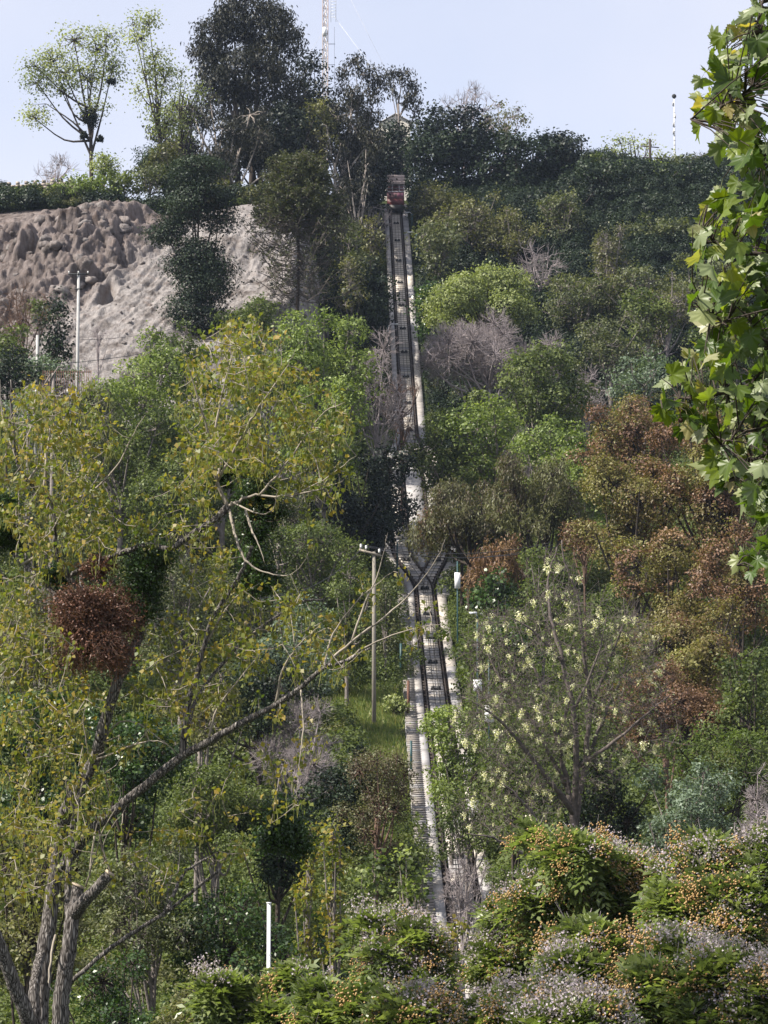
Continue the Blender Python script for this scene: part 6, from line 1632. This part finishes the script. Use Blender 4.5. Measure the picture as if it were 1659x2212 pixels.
def plane():
    y = 14.0; rg = np.random.default_rng(33)
    x0, y0 = 3.6, 15.0; gz = float(terr(x0, y0)); O = np.array([x0, y0, gz])
    root = thing('plane_tree', O, 'plane tree whose leafy branches hang in from the right edge', 'tree')
    mats = [plane_mat('leaf_plane', (.062, .108, .016), (.21, .25, .12)), plane_mat('leaf_plane_young', (.13, .18, .02), (.27, .30, .14)), plane_mat('leaf_plane_pale', (.20, .21, .10), (.30, .30, .16))]
    meshes = []
    for k in range(12):
        me = plane_leaf(k % 8 if k < 8 else k); me.materials.append(mats[0 if k < 6 else (1 if k < 10 else 2)]); meshes.append(me)
    tb = MB()
    tb.tube(smooth_path([(0, 0, -.5), (-.1, 0, 5), (.1, 0, 11), (0, .1, 17)]), np.linspace(.30, .16, 13), 12)
    tb.build('trunk', BARKP, root, smooth=True)
    br = [
     ([(1960, 60, .8), (1800, 90, .4), (1680, 160, 0), (1600, 210, -.2), (1530, 250, -.2), (1490, 260, -.3)], 9),
     ([(1960, 300, .8), (1780, 340, .3), (1680, 330, .1), (1610, 330, 0), (1570, 280, 0)], 9),
     ([(1960, 620, .8), (1800, 600, .4), (1700, 560, .1), (1600, 540, 0), (1530, 520, 0), (1490, 500, 0)], 9),
     ([(1960, 900, .8), (1800, 860, .3), (1720, 800, .1), (1650, 820, 0), (1560, 850, 0), (1480, 860, 0), (1430, 880, 0)], 11),
     ([(1720, 800, .1), (1640, 730, 0), (1560, 690, -.1), (1500, 660, -.1)], 6),
     ([(1960, 1080, .8), (1800, 1040, .3), (1700, 980, 0), (1620, 1000, 0), (1570, 1040, 0)], 8),
     ([(1700, 980, 0), (1620, 930, -.1), (1560, 960, -.1)], 5),
     ([(1960, 1240, .6), (1750, 1200, 0), (1650, 1210, 0), (1590, 1225, 0)], 5),
     ([(1700, 560, .1), (1660, 640, 0), (1620, 700, 0)], 5), ([(1680, 160, 0), (1640, 60, 0), (1650, 0, 0)], 5),
    ]
    b = MB(); node = []
    for pts, r in br:
        q = smooth_path(px_path(pts, y) - O, 6); q[1:] += rg.normal(size=q[1:].shape) * .008
        b.tube(q, np.linspace(r, 2.0, len(q)) * y / F, 8); node.append(q[4:])
    node = np.concatenate(node)
    edge = ([-80, 20, 60, 100, 170, 230, 290, 320, 350, 375, 400, 440, 480, 540, 600, 650, 700, 745, 790, 830, 880, 920, 950, 990, 1040, 1090, 1110, 1130, 1150, 1180, 1215, 1245, 1260],
            [1640, 1625, 1590, 1530, 1515, 1510, 1515, 1540, 1600, 1605, 1560, 1530, 1505, 1510, 1500, 1490, 1500, 1520, 1470, 1440, 1425, 1440, 1510, 1530, 1570, 1600, 1625, 1690, 1690, 1620, 1590, 1640, 1700])
    cand = []
    while len(cand) < 880:
        v = rg.uniform(-60, 1250); u = rg.uniform(1400, 1960)
        e = np.interp(v, *edge)
        if u < e - 4: continue
        if u > 1690 and rg.random() < .62: continue
        cand.append((u, v))
    rest = MB(); cnt = 0; lf = []
    cand.sort(key=lambda c: c[0])
    for i, (u, v) in enumerate(cand):
        p = P(u, v, y + rg.normal() * .38) - O
        dist = np.linalg.norm(node - p, axis=1); j = dist.argmin(); nb = node[j]
        out = p - nb; out /= np.linalg.norm(out) + 1e-6
        tipd = Vector(out * .7 + np.array([-.25, -.05, -.85]) * rg.uniform(.4, 1.3) + rg.normal(size=3) * .45).normalized()
        nr = Vector(np.array([-.30, -.55, .45]) + rg.normal(size=3) * .85)
        if rg.random() < .24: nr = -nr
        nr = (nr - tipd * nr.dot(tipd)).normalized(); sx = tipd.cross(nr).normalized()
        R = Matrix((sx, tipd, nr)).transposed()
        size = rg.uniform(.10, .19) * (1.0 if rg.random() > .15 else .7)
        me = meshes[rg.choice(12, p=[.09] * 6 + [.085] * 4 + [.06] * 2)]
        M4 = Matrix.Translation(Vector(p)) @ (R * size).to_4x4()
        if dist[j] < .9:
            pb = np.array(M4 @ Vector((0, -.5, 0))); mid = (pb + nb) / 2 + np.array([0, 0, .02])
            b.sticks([nb], [mid], .0055, .004, 5); b.sticks([mid], [pb], .004, .0026, 5)
        if cnt < 300:
            o = bpy.data.objects.new('leaf', me); COL.objects.link(o); o.parent = root; o.matrix_local = M4; cnt += 1
        else:
            lf.append((me, M4))
    # beyond the countable ones, the remaining leaves are one part per material
    for mi in range(3):
        V = []; T3 = []; T4 = []; n = 0
        for me, M4 in lf:
            if me.materials[0] is not mats[mi]: continue
            vv = np.array([tuple(M4 @ v.co) for v in me.vertices]); V.append(vv)
            for pl in me.polygons:
                (T3 if len(pl.vertices) == 3 else T4).append([q + n for q in pl.vertices])
            n += len(vv)
        if V:
            o = lnk('foliage', mesh_np('foliage', np.concatenate(V), [np.array(T3), np.array(T4)], smooth=True), mats[0], root); o['kind'] = 'stuff'
    b.build('branches', BARKD, root, smooth=True)
    for (u, v) in ((1470, 908), (1590, 640), (1640, 1060)):
        s = MB(); c = P(u, v, y) - O; s.ball(c, .016, 10, 7); s.tube([c, c + np.array([0, 0, .12])], .002, 4); s.build('seed_ball', plainmat('seed_brown', (.06, .025, .018), .9), root)
plane()

# ------------------------------------------------------------------ ground cover: instanced clumps
def clump(name, mat, n, r, h, L, wl, seed, blades=False):
    q = np.random.default_rng(seed); b = MB()
    if blades:
        p = q.normal(size=(n, 3)) * np.array([r, r, 0]); D = q.normal(size=(n, 3)) * .35; D[:, 2] = 1
        b.leaves(p, q.normal(size=(n, 3)) * np.array([1, 1, .1]), D, q.uniform(.5, 1.1, n) * L, L * wl, np.clip(.5 + q.normal(size=n) * .2, 0, 1))
    else:
        d = q.normal(size=(n, 3)); d /= np.linalg.norm(d, axis=1)[:, None]; d[:, 2] = np.abs(d[:, 2])
        k = q.integers(0, 5, n); C = q.normal(size=(5, 3)) * np.array([r * .55, r * .55, 0]); C[:, 2] = q.uniform(0, h * .5, 5)
        p = C[k] + d * np.array([r * .6, r * .6, h * .6]) * q.uniform(.6, 1.05, (n, 1))
        b.leaves(p, d + q.normal(size=(n, 3)) * .55 + np.array([0, 0, .3]), q.normal(size=(n, 3)), q.uniform(.6, 1.3, n) * L, L * wl, np.clip(.5 + q.normal(size=5)[k] * .12 + q.normal(size=n) * .16, 0, 1))
    me = b.mesh(name); me.materials.append(mat)
    return bpy.data.objects.new(name, me)
def scatter(name, src, pts, scl, label, kindname='stuff'):
    me = bpy.data.meshes.new(name); me.vertices.add(len(pts)); me.vertices.foreach_set('co', np.asarray(pts, np.float32).ravel())
    a = me.attributes.new('scl', 'FLOAT', 'POINT'); a.data.foreach_set('value', np.asarray(scl, np.float32))
    a = me.attributes.new('rot', 'FLOAT_VECTOR', 'POINT'); rv = np.zeros((len(pts), 3), np.float32); rv[:, 2] = rng.uniform(0, 6.283, len(pts)); a.data.foreach_set('vector', rv.ravel())
    o = lnk(name, me); tag(o, label, None, None, kindname)
    g = bpy.data.node_groups.new(name + '_nodes', 'GeometryNodeTree')
    g.interface.new_socket('Geometry', in_out='INPUT', socket_type='NodeSocketGeometry'); g.interface.new_socket('Geometry', in_out='OUTPUT', socket_type='NodeSocketGeometry')
    gi = g.nodes.new('NodeGroupInput'); go = g.nodes.new('NodeGroupOutput'); ip = g.nodes.new('GeometryNodeInstanceOnPoints')
    oi = g.nodes.new('GeometryNodeObjectInfo'); oi.inputs['Object'].default_value = src; oi.inputs['As Instance'].default_value = True
    na = g.nodes.new('GeometryNodeInputNamedAttribute'); na.data_type = 'FLOAT'; na.inputs['Name'].default_value = 'scl'
    nr = g.nodes.new('GeometryNodeInputNamedAttribute'); nr.data_type = 'FLOAT_VECTOR'; nr.inputs['Name'].default_value = 'rot'
    e2r = g.nodes.new('FunctionNodeEulerToRotation')
    L = g.links.new
    L(gi.outputs[0], ip.inputs['Points']); L(oi.outputs['Geometry'], ip.inputs['Instance']); L(na.outputs[0], ip.inputs['Scale'])
    L(nr.outputs[0], e2r.inputs[0]); L(e2r.outputs[0], ip.inputs['Rotation']); L(ip.outputs[0], go.inputs[0])
    md = o.modifiers.new('scatter', 'NODES'); md.node_group = g
    return o
def cover_points(n, y0, y1, cond, wfac=1.12):
    yy = rng.uniform(y0, y1, n * 3); xx = rng.uniform(-1, 1, n * 3) * (yy * .1584 * wfac + 5)
    k = cond(xx, yy); xx, yy = xx[k][:n], yy[k][:n]
    return np.stack([xx, yy, terr(xx, yy) - .08], 1)
def open_ground(x, y):
    tc = trackx(y); lw = 1.45 * sstep(172, 182, y) * (1 - sstep(200, 212, y))
    return ((x < tc - 2.75 - lw) | (x > tc + 2.0 + lw)) & ~((x < -4.6) & (x > -47) & (y > 184) & (y < 231))
def nmask(x, y, sc, th, off=0):
    return np.array([noise.noise(Vector((a * sc, b_ * sc, off))) for a, b_ in zip(x, y)]) > th
def sizes(pts, lo, hi):
    x, y = pts[:, 0], pts[:, 1]; tc = trackx(y); lw = 1.45 * sstep(172, 182, y) * (1 - sstep(200, 212, y))
    gap_ = np.where(x < tc, tc - 1.95 - lw - x, x - tc - 1.5 - lw)
    return np.minimum(rng.uniform(lo, hi, len(pts)), np.maximum(gap_, .25) / 1.15)
pts = cover_points(3000, 38, 112, lambda x, y: open_ground(x, y))
scatter('undergrowth', clump('undergrowth_clump_near', LM['mid'], 1000, .9, 1.1, .085, .6, 11), pts, sizes(pts, .6, 2.0), 'leafy weeds and low shrubs at the foot of the hill')
pts = cover_points(6000, 108, 215, lambda x, y: open_ground(x, y) & ~((x > -3.2) & (x < 2.5) & (y > 117) & (y < 146)))
scatter('undergrowth', clump('undergrowth_clump', LM['mid'], 650, .9, 1.1, .13, .6, 1), pts, sizes(pts, .6, 2.0), 'tangle of green shrubs and weeds covering the middle hillside')
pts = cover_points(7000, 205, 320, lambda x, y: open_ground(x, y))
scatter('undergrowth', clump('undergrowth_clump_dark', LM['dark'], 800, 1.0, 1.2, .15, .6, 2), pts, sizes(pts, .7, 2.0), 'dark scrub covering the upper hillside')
pts = cover_points(1500, 70, 235, lambda x, y: open_ground(x, y) & ~((x > -3.2) & (x < 2.5) & (y > 117) & (y < 146)) & (nmask(x, y, .08, .08, 5)))
scatter('undergrowth', clump('undergrowth_clump_olive', LM['olive'], 500, .9, 1.3, .13, .5, 3), pts, sizes(pts, .6, 1.6), 'olive and yellowish scrub in patches over the hillside')
pts = cover_points(4000, 114, 148, lambda x, y: open_ground(x, y) & (x > -3.6) & (x < 2))
scatter('grass', clump('grass_clump_bank', LM['grass'], 220, .35, .5, .5, .07, 14, True), pts, rng.uniform(.7, 1.5, len(pts)), 'bright grassy bank left of the lower steps')
pts = cover_points(5200, 100, 172, lambda x, y: open_ground(x, y) & (x > -3.5) & (x < 9))
scatter('grass', clump('grass_clump', LM['grass'], 150, .35, .5, .42, .06, 4, True), pts, rng.uniform(.6, 1.5, len(pts)), 'long bright grass on the banks beside the lower track')
pts = cover_points(4000, 205, 250, lambda x, y: (x > 22) & (x < 40))
scatter('grass', clump('grass_clump_high', LM['grass'], 150, .5, .5, .5, .07, 5, True), pts, rng.uniform(.6, 1.4, len(pts)), 'grassy patch on the upper right slope')
pts = cover_points(2600, 225, 245, lambda x, y: (x < -8) & (y > 231.5))
scatter('undergrowth', clump('undergrowth_clump_rim', LM['mid'], 380, .7, .8, .22, .6, 6), pts, rng.uniform(.5, 1.1, len(pts)), 'low green growth along the rim of the cliff')
print('BUDGET total', BUDGET[0])

# ------------------------------------------------------------------ the thin summer haze in the air
def haze():
    b = MB(); b.box((0, 1350, 44), (3200, 3500, 158)); me = b.mesh('haze', tint=False)
    m = bpy.data.materials.new('haze_air'); m.use_nodes = True; t = m.node_tree; t.nodes.clear()
    o_ = nd(t, 'ShaderNodeOutputMaterial'); v = nd(t, 'ShaderNodeVolumePrincipled'); v.inputs['Color'].default_value = (.62, .76, 1, 1); v.inputs['Density'].default_value = 0.00010
    v.inputs['Anisotropy'].default_value = 0.3
    t.links.new(v.outputs[0], o_.inputs['Volume'])
    h = lnk('haze', me, m); tag(h, 'faint bluish haze in the air over the hillside', None, None, 'stuff')
haze()
